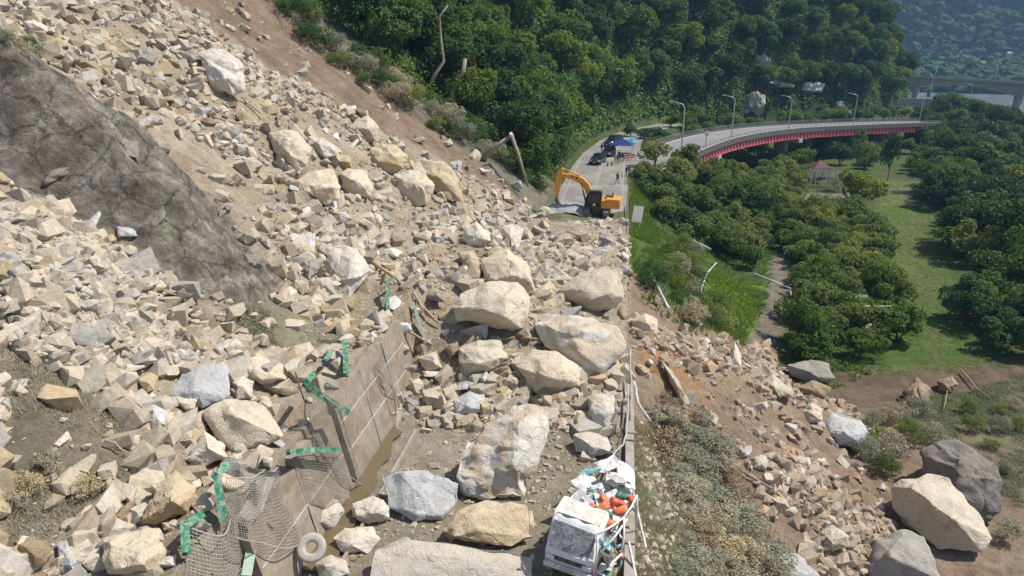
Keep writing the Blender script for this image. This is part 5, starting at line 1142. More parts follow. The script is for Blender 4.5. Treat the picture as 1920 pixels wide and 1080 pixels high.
def lamp_mesh(hh, arm_):
    e = empty('street_lamp', (0, 0, 0)); pts = [(0, 0, 0), (0, 0, hh*.55), (0, 0, hh*.84)]+[(-arm_*.32*(1-math.cos(a))*1.0, 0, hh*.84+hh*.12*math.sin(a)) for a in np.linspace(.3, 1.57, 5)]+[(-arm_, 0, hh*1.0)]
    MB().tube(pts, [.13, .11, .09]+[.075]*5+[.05], 8).build('pole', M['lamp'], e, smooth=True); MB().box((-arm_-.3, 0, hh*1.0), (.75, .26, .12), bev=.04).build('lamp_head', M['lamp'], e); MB().box((0, 0, .15), (.4, .4, .3), bev=.03).build('base', M['lamp'], e); return e
L0 = lamp_mesh(9.4, 2.1); LP = [(9.9, 126, .55, 9.6, 0, 'street lamp nearest the road junction, first on the red-girder bridge'), (22.2, 153.4, .4, 9.2, 8, 'second street lamp along the red-girder bridge'), (39.8, 182, -.5, 8.4, 14, 'third street lamp along the red-girder bridge'), (62.2, 206.8, -1.8, 9, 18, 'fourth street lamp along the red-girder bridge'), (88.5, 231.5, -3.2, 9, 20, 'fifth street lamp along the red-girder bridge'), (112, 256, -4.5, 9, 25, 'furthest street lamp at the end of the red-girder bridge by the teal sign')]
for i, (x, y, z, h_, rz, lab) in enumerate(LP):
    e = L0 if i == 0 else copy_tree(L0); e.location = (x, y, z); e.scale = (1, 1, h_/9.4); e.rotation_euler = (0, 0, R(rz)); tag(e, lab, 'street lamp', 'street lamps along the curved bridge')
q = BC[22]; o = MB().tube([(0, 0, 0), (0, 0, 2.6)], .12, 8).box((0, 0, 2.5), (.6, .4, .8), bev=.05).build('marker_post', M['hvwhite'], None); o.location = q+Vector((-.6, 1.6, 0)); tag(o, 'short white box on a post standing on the bridge between the first two lamps', 'post')
# ------------------------------------------------------------------ vegetation
def crown_mesh(name, seed, Rr, Hh, n, leaf, lobes, mat, z0=0.0, flat=.8, droop=.2):
    g = np.random.RandomState(seed); C_ = []; 
    for i in range(lobes):
        a = g.rand()*6.28; rr_ = Rr*.68*math.sqrt(g.rand()); h = z0+Hh*(.25+.6*g.rand())*(1-.35*(rr_/Rr)); C_.append((rr_*math.cos(a), rr_*math.sin(a), h, Rr*g.uniform(.26, .46)))
    C_ = np.array(C_); w = C_[:, 3]**2; w /= w.sum(); k = g.choice(lobes, n, p=w); d = g.randn(n, 3); d[:, 2] = d[:, 2]*.8+.25; d /= np.linalg.norm(d, axis=1)[:, None]
    r = C_[k, 3]*(.62+.42*g.rand(n)**.6); c = C_[k, :3]+d*r[:, None]*np.array((1, 1, flat)); clump = vn3(c*(2.2/Rr)*2.2+seed); keep = clump > -.16; c, d = c[keep], d[keep]; n = len(c)
    nrm = d+g.randn(n, 3)*.55; nrm[:, 2] += .35; nrm /= np.linalg.norm(nrm, axis=1)[:, None]; t = np.cross(nrm, g.randn(n, 3)); t /= np.linalg.norm(t, axis=1)[:, None]; b_ = np.cross(nrm, t)
    s = (leaf*(.55+.8*g.rand(n)))[:, None]; V = np.stack([c-t*s*.5, c-b_*s*.38+nrm*s*.08, c+t*s*.6-nrm*s*droop, c+b_*s*.38+nrm*s*.08], 1).reshape(-1, 3)
    return mesh(name, V, np.arange(4*n).reshape(n, 4), mat)
def trunk_mesh(seed, h, r, Rr, mat, stems=1):
    g = random.Random(seed); mb = MB()
    for s in range(stems):
        a0 = g.random()*6.28; off = (math.cos(a0)*.15*(stems > 1), math.sin(a0)*.15*(stems > 1)); lx, ly = g.uniform(-.5, .5), g.uniform(-.5, .5)
        mb.tube([(off[0], off[1], -.6), (off[0]+lx*.3, off[1]+ly*.3, h*.45), (off[0]+lx, off[1]+ly, h)], [r, r*.75, r*.5], 6)
        for k in range(4):
            a = g.random()*6.28; L_ = Rr*g.uniform(.5, .8); mb.tube([(off[0]+lx*.7, off[1]+ly*.7, h*g.uniform(.55, .9)), (lx+math.cos(a)*L_*.5, ly+math.sin(a)*L_*.5, h*1.15), (lx+math.cos(a)*L_, ly+math.sin(a)*L_, h*1.45)], [r*.4, r*.28, r*.1], 5)
    return mb.build('trunk', mat)
def plant_proto(name, seed, Rr, Hh, n, leaf, lobes, mat, th, tr, bark='barkd', stems=1, cn='crown', **k):
    e = empty(name); c = crown_mesh(cn, seed, Rr, Hh, n, leaf, lobes, mat, z0=th*.75, **k); c.parent = e; t = trunk_mesh(seed, th, tr, Rr, M[bark], stems); t.parent = e; return e
VL = []                                # (px, py, reference words) used to tell trees apart
def put(protos, i, loc, sc, rz, used, mat=None, tilt=0):
    src = protos[i % len(protos)]
    e = src if id(src) not in used else copy_tree(src); used.add(id(src)); e.location = loc; e.scale = sc; e.rotation_euler = (tilt*random.uniform(-1, 1), tilt*random.uniform(-1, 1), rz)
    if mat is not None:
        for ch in e.children:
            if ch.name.startswith(('crown', 'foliage')): ch.material_slots[0].link = 'OBJECT'; ch.material_slots[0].material = mat
    return e
REC = []
def rec(e, look, cat, grp): REC.append((e, look, cat, grp))
used = set()
FT = [plant_proto('forest_tree', 100+s, 4.7, 6.6, 3400, .50, 16, M['leaf'], 3.6, .22) for s in range(7)]
BTn = [plant_proto('low_tree', 200+s, 2.5, 3.2, 2200, .30, 12, M['leafo'], 1.5, .11, stems=2) for s in range(6)]
SHn = [plant_proto('shrub', 300+s, 1.35, 1.6, 2300, .11, 14, M['leafdust'], .5, .05, 'bark', stems=3, cn='foliage') for s in range(6)]
look_of = {'leaf': 'mid-green', 'leafd': 'dark green', 'leafy': 'yellow-green', 'leaft': 'blue-green', 'leafo': 'olive green', 'leafdust': 'dust-grey', 'leafdead': 'brown leafless'}
rt = random.Random(77)
def vis(p, up=3.0, m_=40):
    a = proj((p[0], p[1], p[2]+up))
    if not (-m_ < a[0] < 1920+m_ and -m_*2 < a[1] < 1080+m_) or a[2] < 5: return None
    r = ray(a[0], a[1]); t = np.linspace(12, a[2]*.97, 90); q = C0[None]+t[:, None]*r[None]
    if (q[:, 2] < gz(q[:, 0], q[:, 1])-.5).any(): return None
    return a
# forest on the hillside
occ = []
def far_enough(x, y, r):
    for (a, b_, c_) in occ:
        if abs(a-x) < r+c_ and abs(b_-y) < r+c_ and math.hypot(a-x, b_-y) < (r+c_): return False
    return True
cnt = 0
fc = []
for x in np.arange(-95, 125, 1.7):
    for y in np.arange(84, 330, 1.9): fc.append((x+rt.uniform(-.8, .8), y+rt.uniform(-.9, .9)))
rt.shuffle(fc); fx_, fy_ = np.array(fc).T; dd_ = toe_dist(fx_, fy_)
for (x, y), dhh in zip(fc, dd_):
    if dhh < 2.2 or cnt >= 285: continue
    if y < 97 and dhh > 0 and y < 90+rt.uniform(0, 3): continue
    if abs(x-0) < 0: continue
    z = gz(x, y)
    if z > 62: continue
    r = 2.25 if y < 150 else 3.0
    if not far_enough(x, y, r): continue
    a = vis((x, y, z), 6)
    if a is None or a[0] > 1775: continue
    if 1395 < a[0] < 1440 and 150 < a[1] < 225 or (1440 < a[0] < 1545 and 150 < a[1] < 178): continue
    occ.append((x, y, r)); s = rt.uniform(.75, 1.12)*(1 if y < 150 else 1.32)
    mk = rt.choices(['leaf', 'leafd', 'leafy', 'leaft'], [5, 3, .9 if y < 200 else .5, 2.2])[0]
    e = put(FT, rt.randrange(7), (x, y, z-.4), (s, s, s*rt.uniform(.85, 1.2)), rt.uniform(0, 6.28), used, M[mk], .12); cnt += 1
    rec(e, look_of[mk]+' forest tree', 'tree', 'trees of the hillside forest')
print('forest', cnt)
for k, (x, y) in enumerate([(-12.4, 90.5), (-13.6, 95), (-11.8, 99), (-13.0, 103.5), (-11.6, 108), (-12.6, 113), (-11.5, 118), (-12.4, 123.5), (-11.4, 129), (-11.6, 135), (-10.8, 141), (-10.2, 147)]):
    s = rt.uniform(.62, .85); mk = ('leaf', 'leaft', 'leafd')[k % 3]; e = put(FT, k, (x, y, gz(x, y)-1.2), (s*.9, s, s*1.15), k*1.3, used, M[mk], .1); rec(e, look_of[mk]+' overhanging roadside tree', 'tree', 'trees overhanging the road edge')
# trees and bushes placed by region
def region(protos, poly, n, sc, mats, names, cat, grp, gap, up=1.5, sink=.2, skip=None):
    W_ = hits(poly); xs = [p[0] for p in W_]; ys_ = [p[1] for p in W_]; k = 0; t = 0; loc = []
    while k < n and t < n*60:
        t += 1; x, y = rt.uniform(min(xs), max(xs)), rt.uniform(min(ys_), max(ys_))
        if not inpoly(x, y, W_) or any(math.hypot(x-a, y-b_) < gap for a, b_ in loc): continue
        if skip is not None and skip(x, y): continue
        z = gz(x, y); s = rt.uniform(*sc); a = vis((x, y, z), up)
        if a is None: continue
        loc.append((x, y)); mk = rt.choices(list(mats), list(mats.values()))[0]
        fl = .6 if 'slope below the road' in grp else 1; e = put(protos, rt.randrange(len(protos)), (x, y, z-sink), (s, s*rt.uniform(.85, 1.15), s*fl*rt.uniform(.8, 1.2)), rt.uniform(0, 6.28), used, M[mk], .1); k += 1
        rec(e, look_of[mk]+' '+names, cat, grp)
    print(grp, k)
onp = lambda x, y: poly_sd(np.array([x]), np.array([y]), path)[0] > -1.6
region(BTn, [(1190, 312), (1300, 325), (1480, 300), (1500, 330), (1480, 470), (1440, 525), (1380, 510), (1320, 470), (1250, 430), (1195, 360)], 95, (.8, 1.25), {'leafo': 5, 'leaf': 2, 'leafd': 1.2}, 'bushy tree', 'bushy tree', 'bushy trees on the slope below the bridge', 1.9, skip=onp)
region(BTn, [(1480, 405), (1590, 400), (1645, 470), (1665, 560), (1680, 640), (1640, 690), (1470, 680), (1465, 560), (1490, 480)], 100, (.75, 1.1), {'leafo': 6, 'leafy': .8, 'leaf': 1.5}, 'orchard tree', 'orchard tree', 'orchard trees right of the footpath', 2.1, skip=onp)
region(FT, [(1750, 250), (1920, 235), (1960, 480), (1930, 640), (1840, 560), (1790, 480), (1745, 400), (1735, 320)], 95, (.75, 1.15), {'leafd': 4, 'leaf': 3, 'leaft': 1.5}, 'riverside tree', 'tree', 'trees along the right side of the lawn', 2.5, 4)
region(BTn, [(1735, 262), (1920, 240), (1990, 480), (1960, 640), (1830, 575), (1785, 490), (1745, 400), (1728, 320)], 120, (1.2, 1.9), {'leafd': 3, 'leaf': 4, 'leafo': 1}, 'rounded tree', 'bushy tree', 'bushy trees filling the right side of the lawn', 2.7, 2)
region(BTn, [(1790, 560), (1850, 560), (1930, 600), (1930, 670), (1860, 660), (1800, 610)], 14, (.8, 1.1), {'leafo': 2, 'leaft': 3}, 'low tree', 'tree', 'low trees at the lower right of the lawn', 2.5)
region(BTn, [(1350, 285), (1490, 270), (1620, 275), (1740, 265), (1740, 330), (1650, 325), (1600, 335), (1480, 330), (1360, 315)], 26, (1.0, 1.6), {'leafd': 3, 'leaft': 2, 'leafy': .8, 'leafo': 2}, 'under-bridge tree', 'tree', 'trees in the shade below the bridge', 3.2, 3)
region(FT, [(1700, 232), (1790, 225), (1830, 215), (1920, 240), (1920, 262), (1800, 270), (1730, 262)], 20, (.6, 1.0), {'leafd': 2, 'leaf': 3}, 'bridge-end tree', 'tree', 'trees around the far end of the bridge', 3.5, 4)
region(BTn, [(610, 10), (700, 60), (820, 130), (930, 210), (1010, 290), (1040, 330), (1060, 300), (960, 180), (850, 100), (720, 20), (660, -20), (600, -20)], 40, (1.0, 1.7), {'leaf': 3, 'leaft': 3, 'leafd': 3}, 'overhanging tree', 'tree', 'trees overhanging the slide edge', 2.4, 3)
# bushes between the old road, the hill foot and the bridge
fx2 = [(-1, 158), (4, 172), (12, 188), (24, 203), (42, 222), (60, 238), (80, 252), (96, 266), (90, 246), (66, 224), (44, 203), (26, 186), (12, 160), (6, 140)]
xs = []; k = 0
while k < 52:
    x, y = rt.uniform(-1, 97), rt.uniform(138, 266)
    if not inpoly(x, y, fx2) or any(math.hypot(x-a, y-b_) < 2.9 for a, b_ in xs): k += .02; continue
    if min((Vector((x, y, 0))-Vector((p_.x-6, p_.y+6, 0))).length for p_ in BC) < 7.5 and min((Vector((x, y, 0))-Vector((p_.x, p_.y, 0))).length for p_ in BC) < 12.2: k += .02; continue
    xs.append((x, y)); s = rt.uniform(.8, 1.35); mk = rt.choices(['leaf', 'leaft', 'leafy', 'leafo'], [4, 2, 1, 2])[0]; zb = max(gz(x, y), -3.0)
    e = put(BTn, rt.randrange(6), (x, y, zb-.5), (s, s, s), rt.uniform(0, 6), used, M[mk], .1); rec(e, look_of[mk]+' roadside bush', 'bush', 'bushes behind the curved bridge'); k += 1
print('behind bridge', len(xs))
# dusty shrubs
region(SHn, [(1235, 745), (1300, 770), (1360, 860), (1440, 1000), (1450, 1075), (1270, 1075), (1290, 960), (1250, 860)], 64, (.6, 1.15), {'leafdust': 12, 'leafdead': 1}, 'shrub', 'shrub', 'dusty shrubs on the slope below the road', .95, .8)
region(SHn, [(1625, 780), (1720, 770), (1750, 820), (1690, 880), (1640, 900), (1600, 850)], 12, (.7, 1.1), {'leafdust': 3, 'leafo': 2}, 'shrub', 'shrub', 'shrubs near the giant cream boulder', 1.6, .8)
region(SHn, [(1880, 900), (1920, 860), (1920, 760), (1830, 740), (1780, 780)], 8, (.5, .8), {'leafdust': 3, 'leafo': 2}, 'shrub', 'shrub', 'shrubs at the lower right edge', 1.9, .6)
region(SHn, [(1210, 520), (1300, 470), (1320, 580), (1390, 600), (1380, 640), (1300, 610), (1230, 580)], 22, (.9, 1.5), {'leafo': 3, 'leafdust': 2, 'leaft': 3}, 'shrub', 'shrub', 'shrubs above the debris fan', 1.6, .8)
region(SHn, [(600, 80), (680, 120), (790, 190), (900, 260), (1010, 340), (1030, 370), (985, 345), (870, 280), (760, 215), (640, 140), (545, 60), (530, 10), (580, 0)], 48, (.9, 1.7), {'leafdust': 4, 'leafo': 3, 'leaft': 3, 'leafd': 1}, 'shrub', 'shrub', 'dusty shrubs along the forest edge', 1.7, 1)
region(SHn, [(0, 900), (120, 880), (160, 930), (60, 980), (0, 980)], 7, (.35, .55), {'leafdust': 3}, 'shrub', 'shrub', 'small shrubs at the lower left', .8, .3)
region(SHn, [(0, 90), (70, 100), (110, 165), (40, 185), (0, 170)], 5, (.35, .6), {'leafdust': 3, 'leafo': 1}, 'shrub', 'shrub', 'small shrubs on top of the outcrop', 1.2, .3)
for (px, py, nm, sc, mk, P_, lab, cat) in [
 (1612, 400, 'small_tree', (1.9, 1.9, 2.1), 'leafy', BTn, 'yellow-green round tree at the head of the orchard beside the bare pad', 'tree'),
 (1500, 322, 'small_tree', (1.3, 1.3, 1.5), 'leafy', BTn, 'bright yellow tree left of the pavilion roof', 'tree'),
 (1663, 338, 'small_tree', (.9, .9, 2.6), 'leaft', BTn, 'tall narrow tree standing at the top of the lawn', 'tree'),
 (1620, 325, 'small_tree', (1.5, 1.5, 1.8), 'leafo', BTn, 'pale green weeping tree right of the pavilion', 'tree'),
 (1568, 358, 'shrub', (1.8, 1.8, 2.2), 'leafdust', SHn, 'grey vine bush growing over the right end of the white pergola', 'bush'),
 (1682, 640, 'small_tree', (1.1, 1.1, 1.0), 'leaf', BTn, 'spreading dark bush at the left lawn edge beside the white frame', 'bush'),
 (1675, 565, 'small_tree', (.9, .9, .8), 'leafo', BTn, 'low bush at the left lawn edge halfway down', 'bush'),
 (1880, 1010, 'shrub', (.8, .8, .8), 'leafdust', SHn, 'thin shrub right of the giant cream boulder', 'bush')]:
    q = hitg(px, py); e = put(P_, rt.randrange(6), tuple(q), sc, rt.uniform(0, 6), used, M[mk], .05); tag(e, lab, cat)
for pr in FT+BTn+SHn:
    if id(pr) not in used:
        for ch in list(pr.children): bpy.data.objects.remove(ch)
        bpy.data.objects.remove(pr)
VL = [(1275, 240, 'first bridge street lamp'), (1368, 220, 'second bridge street lamp'), (1478, 210, 'third bridge street lamp'), (1598, 205, 'fourth bridge street lamp'), (1725, 205, 'fifth bridge street lamp'), (1820, 200, 'teal road sign'), (1165, 270, 'blue tent'), (1100, 360, 'yellow excavator'), (955, 255, 'split trunk end'), (825, 100, 'pale twisted trunk'), (620, 20, 'upper left forest corner'), (1186, 225, 'narrow white road sign'), (1180, 400, 'blank white board'), (1547, 305, 'red-roofed pavilion'), (1612, 370, 'yellow-green round tree'), (1445, 540, 'fallen footpath lamp post'), (1640, 600, 'white orchard frame'), (1690, 740, 'dark brown angular boulder'), (1760, 960, 'giant cream boulder'), (1520, 690, 'footpath boulder'), (1330, 520, 'curved grey fallen pole'), (1415, 185, 'bare cliff scar'), (1500, 160, 'white cliff overhang'), (1100, 20, 'top centre of the photo'), (1400, 20, 'top edge of the forest'), (1600, 20, 'forest skyline corner'), (1780, 400, 'upper lawn edge'), (1870, 560, 'lower lawn edge'), (1260, 680, 'orange slab'), (1165, 980, 'crushed truck'), (1240, 860, 'dusty green verge'), (1405, 870, 'lone fan boulder'), (1400, 1060, 'half-sunk grey slab'), (1430, 380, 'mossy curved wall'), (1250, 560, 'long grey pole'), (30, 130, 'top of the outcrop'), (60, 930, 'lower left corner')]
bk_ = {}
for e, look, cat, grp in REC:
    a = proj((e.location.x, e.location.y, e.location.z+2)); d, l = min(((math.hypot(a[0]-l[0], a[1]-l[1]), l) for l in VL), key=lambda t: t[0]); dx, dy = a[0]-l[0], a[1]-l[1]
    dr = ('to the right of' if dx > 0 else 'to the left of') if abs(dx) > abs(dy) else ('below' if dy > 0 else 'above'); bk_.setdefault((look, l[2], dr), []).append((d, e, cat, grp))
for (look, ref, dr), lst in bk_.items():
    lst.sort(key=lambda t: t[0])
    for i, (d, e, cat, grp) in enumerate(lst):
        e.name = {'bushy trees on the slope below the bridge': 'slope_tree', 'orchard trees right of the footpath': 'orchard_tree', 'trees along the right side of the lawn': 'riverside_tree', 'bushy trees filling the right side of the lawn': 'rounded_tree', 'bushes behind the curved bridge': 'roadside_bush', 'trees overhanging the slide edge': 'overhanging_tree', 'trees in the shade below the bridge': 'shade_tree'}.get(grp, e.name.split('.')[0])
        tag(e, f'{look}, {ordn(i)} {dr} the {ref}', cat, grp)

# undergrowth that covers the hillside between the trunks
g = np.random.RandomState(31); n = 150000; ux = g.uniform(-90, 125, n); uy = g.uniform(84, 320, n); dd2 = toe_dist(ux, uy); ok = (dd2 > .5)&(uy+fbm(ux*.2, uy*.2, 3)*4 > 89); ux, uy = ux[ok], uy[ok]; uz = gz(ux, uy)
a_ = (np.c_[ux, uy, uz+1]-C0); dep = a_@FW; pxs = 960+F*(a_@RT)/dep; pys = 540-F*(a_@UP)/dep; ok = (pxs > 450)&(pxs < 1800)&(pys > -70)&(pys < 420)&(dep > 20); ok &= ~((pxs > 1398)&(pxs < 1436)&(pys > 165)&(pys < 222)); ux, uy, uz = ux[ok], uy[ok], uz[ok]; n = len(ux); K = 7
cc = np.repeat(np.c_[ux, uy, uz], K, 0); cc += g.randn(n*K, 3)*np.array((.5, .5, .25)); cc[:, 2] += .2+1.6*np.clip(fbm(cc[:, 0]*.35, cc[:, 1]*.35, 3)+.5, 0, 1.2)*g.rand(n*K); nr = g.randn(n*K, 3)*.6+np.array((.5, -.4, .7)); nr /= np.linalg.norm(nr, axis=1)[:, None]; tt_ = np.cross(nr, g.randn(n*K, 3)); tt_ /= np.linalg.norm(tt_, axis=1)[:, None]; bb_ = np.cross(nr, tt_); s = (np.where(cc[:, 1] > 140, .75, .45)*(.5+.8*g.rand(n*K)))[:, None]
V = np.stack([cc-tt_*s*.5, cc-bb_*s*.4, cc+tt_*s*.6, cc+bb_*s*.4], 1).reshape(-1, 3); tag(mesh('undergrowth', V, np.arange(4*n*K).reshape(-1, 4), M['leaf']), 'leafy undergrowth and creepers covering the hillside between the trees', 'undergrowth', kind='stuff')
# grass
def grass(name, W_, n, h, w, mat, label, seed, cond=None):
    g = np.random.RandomState(seed); xs = [p[0] for p in W_]; ys_ = [p[1] for p in W_]; x = g.uniform(min(xs), max(xs), n*4); y = g.uniform(min(ys_), max(ys_), n*4); ok = (poly_sd(x, y, W_) > 0)&(fbm(x*.5, y*.5, 3) > -.25)
    if cond is not None: ok &= cond(x, y)
    x, y = x[ok][:n], y[ok][:n]; n = len(x); z = gz(x, y); V = []; 
    base = np.c_[x, y, z]; K = 5; B = np.repeat(base, K, 0)+np.c_[g.uniform(-.15, .15, n*K), g.uniform(-.15, .15, n*K), np.full(n*K, -.04)]; a = g.rand(n*K)*6.28; hh = h*g.uniform(.5, 1.3, n*K); ln_ = g.uniform(.4, 1.3, n*K)*hh
    d = np.c_[np.cos(a), np.sin(a), np.zeros(n*K)]; s = np.c_[-np.sin(a), np.cos(a), np.zeros(n*K)]*w; tip = B+d*ln_[:, None]+np.c_[np.zeros(n*K), np.zeros(n*K), hh]
    V = np.stack([B-s, B+s, tip], 1).reshape(-1, 3); return tag(mesh(name, V, np.arange(3*n*K).reshape(-1, 3), M[mat]), label, 'grass', kind='stuff')
grass('tall_grass', [(.95, 62), (3.6, 62), (4.5, 80), (4, 104), (.95, 104)], 1500, .9, .05, 'grassb', 'tall yellow-green grass hanging along the road edge', 1)
grass('bright_grass', knoll, 2600, .40, .05, 'grassb', 'bright green grass on the knoll below the fallen poles', 2)
grass('lawn_grass', lawn, 6000, .16, .05, 'grassb', 'short green grass of the long lawn', 3)
grass('verge_grass', grn, 3200, .26, .018, 'grassm', 'dusty green grass on the verge below the road wall', 4)
grass('mixed_grass', hits([(1700, 770), (1920, 700), (1920, 960), (1700, 800)]), 2600, .3, .03, 'grassm', 'pale grass behind the boulders at lower right', 5)
grass('creeper_grass', veg, 650, .13, .03, 'grassm', 'dusty creepers and grass patch at the foot of the outcrop', 6)
grass('slope_grass', lf, 1300, .16, .014, 'leafdust', 'dry dusty grass on the far left slope', 7)
grass('low_grass', hits([(1190, 320), (1480, 320), (1640, 480), (1660, 690), (1400, 690), (1200, 560)]), 7000, .5, .06, 'grassb', 'green undergrowth between the bushes and orchard trees', 8, lambda x, y: (poly_sd(x, y, path) < 0)&(poly_sd(x, y, pad) < 0))
M['knob'] = rock_mat('outcrop_rock', (.26, .235, .20), (.32, .30, .27), (.17, .145, .12), dust=(.30, .26, .21))
# ------------------------------------------------------------------ pavilion, pergola, low walls, cliff rock
q = hitg(1545, 352); e = empty('pavilion', (q[0], q[1]+6, q[2]), R(10)); tag(e, 'small open pavilion with a dull red hipped roof under the bridge', 'pavilion')
V = [(-2.1, -2.1, 3.6), (2.1, -2.1, 3.6), (2.1, 2.1, 3.6), (-2.1, 2.1, 3.6), (0, 0, 5.2)]; V += [(v[0], v[1], v[2]-.12) for v in V]
mesh('roof', V, [(0, 1, 4), (1, 2, 4), (2, 3, 4), (3, 0, 4), (6, 5, 9), (7, 6, 9), (8, 7, 9), (5, 8, 9), (0, 5, 6, 1), (1, 6, 7, 2), (2, 7, 8, 3), (3, 8, 5, 0)], M['roofred'], e)
for x in (-1.7, 1.7):
    for y in (-1.7, 1.7): MB().tube([(x, y, 0), (x, y, 3.6)], .12, 8).build('post', M['wood'], e)
MB().box((0, 1.6, .5), (3.2, .1, .9)).build('balustrade', M['wood'], e)
e = empty('pergola', (q[0]-.3, q[1]+1.0, q[2]), R(6)); tag(e, 'white steel pergola frame in front of the red-roofed pavilion', 'pergola')
for x in (-3.0, -1.9, .4, 3.0):
    for y in (-1, 1): MB().tube([(x, y, -.2), (x, y, 3.6)], .09, 6).build('post', M['lamp'], e)
for y in (-1, 1): MB().box((0, y, 3.62), (6.4, .14, .16)).build('beam', M['lamp'], e)
for x in np.linspace(-3, 3, 8): MB().box((x, 0, 3.76), (.1, 2.4, .1)).build('rafter', M['parapet'], e)
MB().box((.8, 0, 1.9), (4, .3, .5)).build('screen_board', M['parapet'], e)
w_ = [hitg(*p) for p in [(1402, 382), (1420, 372), (1450, 366), (1482, 362)]]
mb = MB()
for a, b_ in zip(w_[:-1], w_[1:]):
    a, b_ = Vector(a), Vector(b_); t = b_-a; t.z = 0; L_ = t.length; t.normalize(); mb.box((a+b_)/2+Vector((0, 0, .9)), (L_+.1, .4, 2.4), Matrix((t, Vector((-t.y, t.x, 0)), Vector((0, 0, 1)))).transposed())
M['moss'] = simple('mossy_wall', (.13, .11, .09), .95, var=.4, scale=3, dirt=(.07, .09, .04), dirtamt=.5); tag(mb.build('garden_wall', M['moss'], None), 'mossy curved retaining wall left of the bare pad', 'wall')
q = hitg(1656, 412); e = empty('a_frame_sign', tuple(q)); tag(e, 'tiny white folding board on the upper lawn', 'board')
for s in (-1, 1): MB().box((s*.3, 0, .6), (.06, .7, 1.35), Matrix.Rotation(-s*.45, 3, 'Y')).build('board', M['whitep'], e)
q = hitg(1640, 628); e = empty('tube_frame', tuple(q), R(8)); tag(e, 'white tube frame standing among the orchard trees', 'frame')  # plain open frame of white tubes: two posts and a top bar
for x in (-1.9, 1.2): MB().tube([(x, 0, -.2), (x, 0, 3.3)], .06, 6).build('post', M['whitep'], e)
MB().tube([(-1.9, 0, 3.3), (1.2, 0, 3.3)], .06, 6).build('beam', M['whitep'], e)
for i, (x, y, lab) in enumerate([(1600, 592, 'upper white plastic sheet on the orchard trees'), (1622, 604, 'middle white plastic sheet caught in the orchard trees'), (1628, 632, 'lower white plastic sheet under the white frame')]):
    q = hitg(x, y); o = crumple('plastic_sheet', (q[0], q[1], q[2]+2.2-.7*i), 2.4, 1.2, (.9, .2, .4*i), M['whited'], 31+i*3, .3, 8); tag(o, lab, 'plastic sheet', 'white plastic sheets in the orchard')
q = P(1718, 192, 236); o = MB().box(q, (11, .5, 2.6), Matrix.Rotation(R(-15), 3, 'Z')).build('low_wall', M['conc_light'], None); tag(o, 'long white low wall beyond the fifth bridge lamp', 'wall')
def crag(px, py, w, h, mat, lab, seed, push=0, tilt=0):
    q = hit(px, py); dd = proj(q)[2]+1.2-push; q = P(px, py, dd); 
    mb = MB(); rs_ = random.Random(seed)
    for k in range(5):
        bm = unit_rock(seed*3+k, 16, 2, .03, .10); sc_ = rs_.uniform(.5, .8); of = Vector((rs_.uniform(-.45, .45), rs_.uniform(-.1, .1), rs_.uniform(-.2, .2)))
        for v in bm.verts: v.co = v.co*sc_+of
        mb.bm(bm)
    o = mb.build('cliff_rock', M[mat], None, smooth=True, sharp=24)
    o.scale = (w*dd/F/1.9, w*dd/F/2.4, h*dd/F/1.25); o.rotation_euler = (tilt, tilt*.5, .4); o.location = q; tag(o, lab, 'cliff rock')
crag(1416, 195, 58, 84, 'grey', 'tan bare cliff scar between the second and third bridge lamps', 61, 1.5, .1)
crag(1425, 125, 40, 84, 'grey', 'grey bare cliff strip above the tan scar', 62, .8, .15)
crag(1462, 156, 84, 26, 'pale', 'white overhanging cliff edge above the third bridge lamp', 63, 2.4, .1)
crag(1522, 166, 60, 36, 'pale', 'white cliff nose between the third and fourth bridge lamps', 64, 2.4, -.1)
crag(1600, 215, 70, 26, 'dark', 'dark rock face behind the fourth bridge lamp', 65, 2)
crag(1575, 196, 26, 20, 'grey', 'pale streaked rock low on the cliff left of the fourth lamp', 66, 2)
crag(1210, 62, 16, 20, 'grey', 'small grey rock showing high in the forest', 67, 2)

for i, (px, py, w, h, mt, lab) in enumerate([(230, 260, 90, 60, 'grey', 'pale grey rock swelling high on the dark outcrop'), (330, 300, 70, 70, 'dark', 'dark rock knob near the crest of the outcrop'), (420, 370, 80, 80, 'grey', 'dusty rock swelling in the middle of the outcrop'), (470, 480, 70, 110, 'dark', 'dark rock nose at the lower tip of the outcrop'), (110, 330, 90, 60, 'dark', 'dark rock on the left half of the outcrop'), (300, 400, 80, 40, 'grey', 'low grey ledge along the lower edge of the outcrop'), (420, 530, 60, 70, 'grey', 'whitish rock at the foot of the outcrop nose')]):
    q = hitg(px, py); dd = proj(q)[2]; o = MB().bm(unit_rock(80+i, 22, 3, .05, .10)).build('outcrop_rock', M['knob'], None, smooth=True, sharp=40); sw = w*dd/F
    o.scale = (sw*.62, sw*.62, h*dd/F*.42); o.rotation_euler = (.2, .55, .9*i); o.location = q+np.array((-.3, 0, -.16*h*dd/F)); tag(o, lab, 'outcrop rock', 'rock knobs of the dark outcrop')

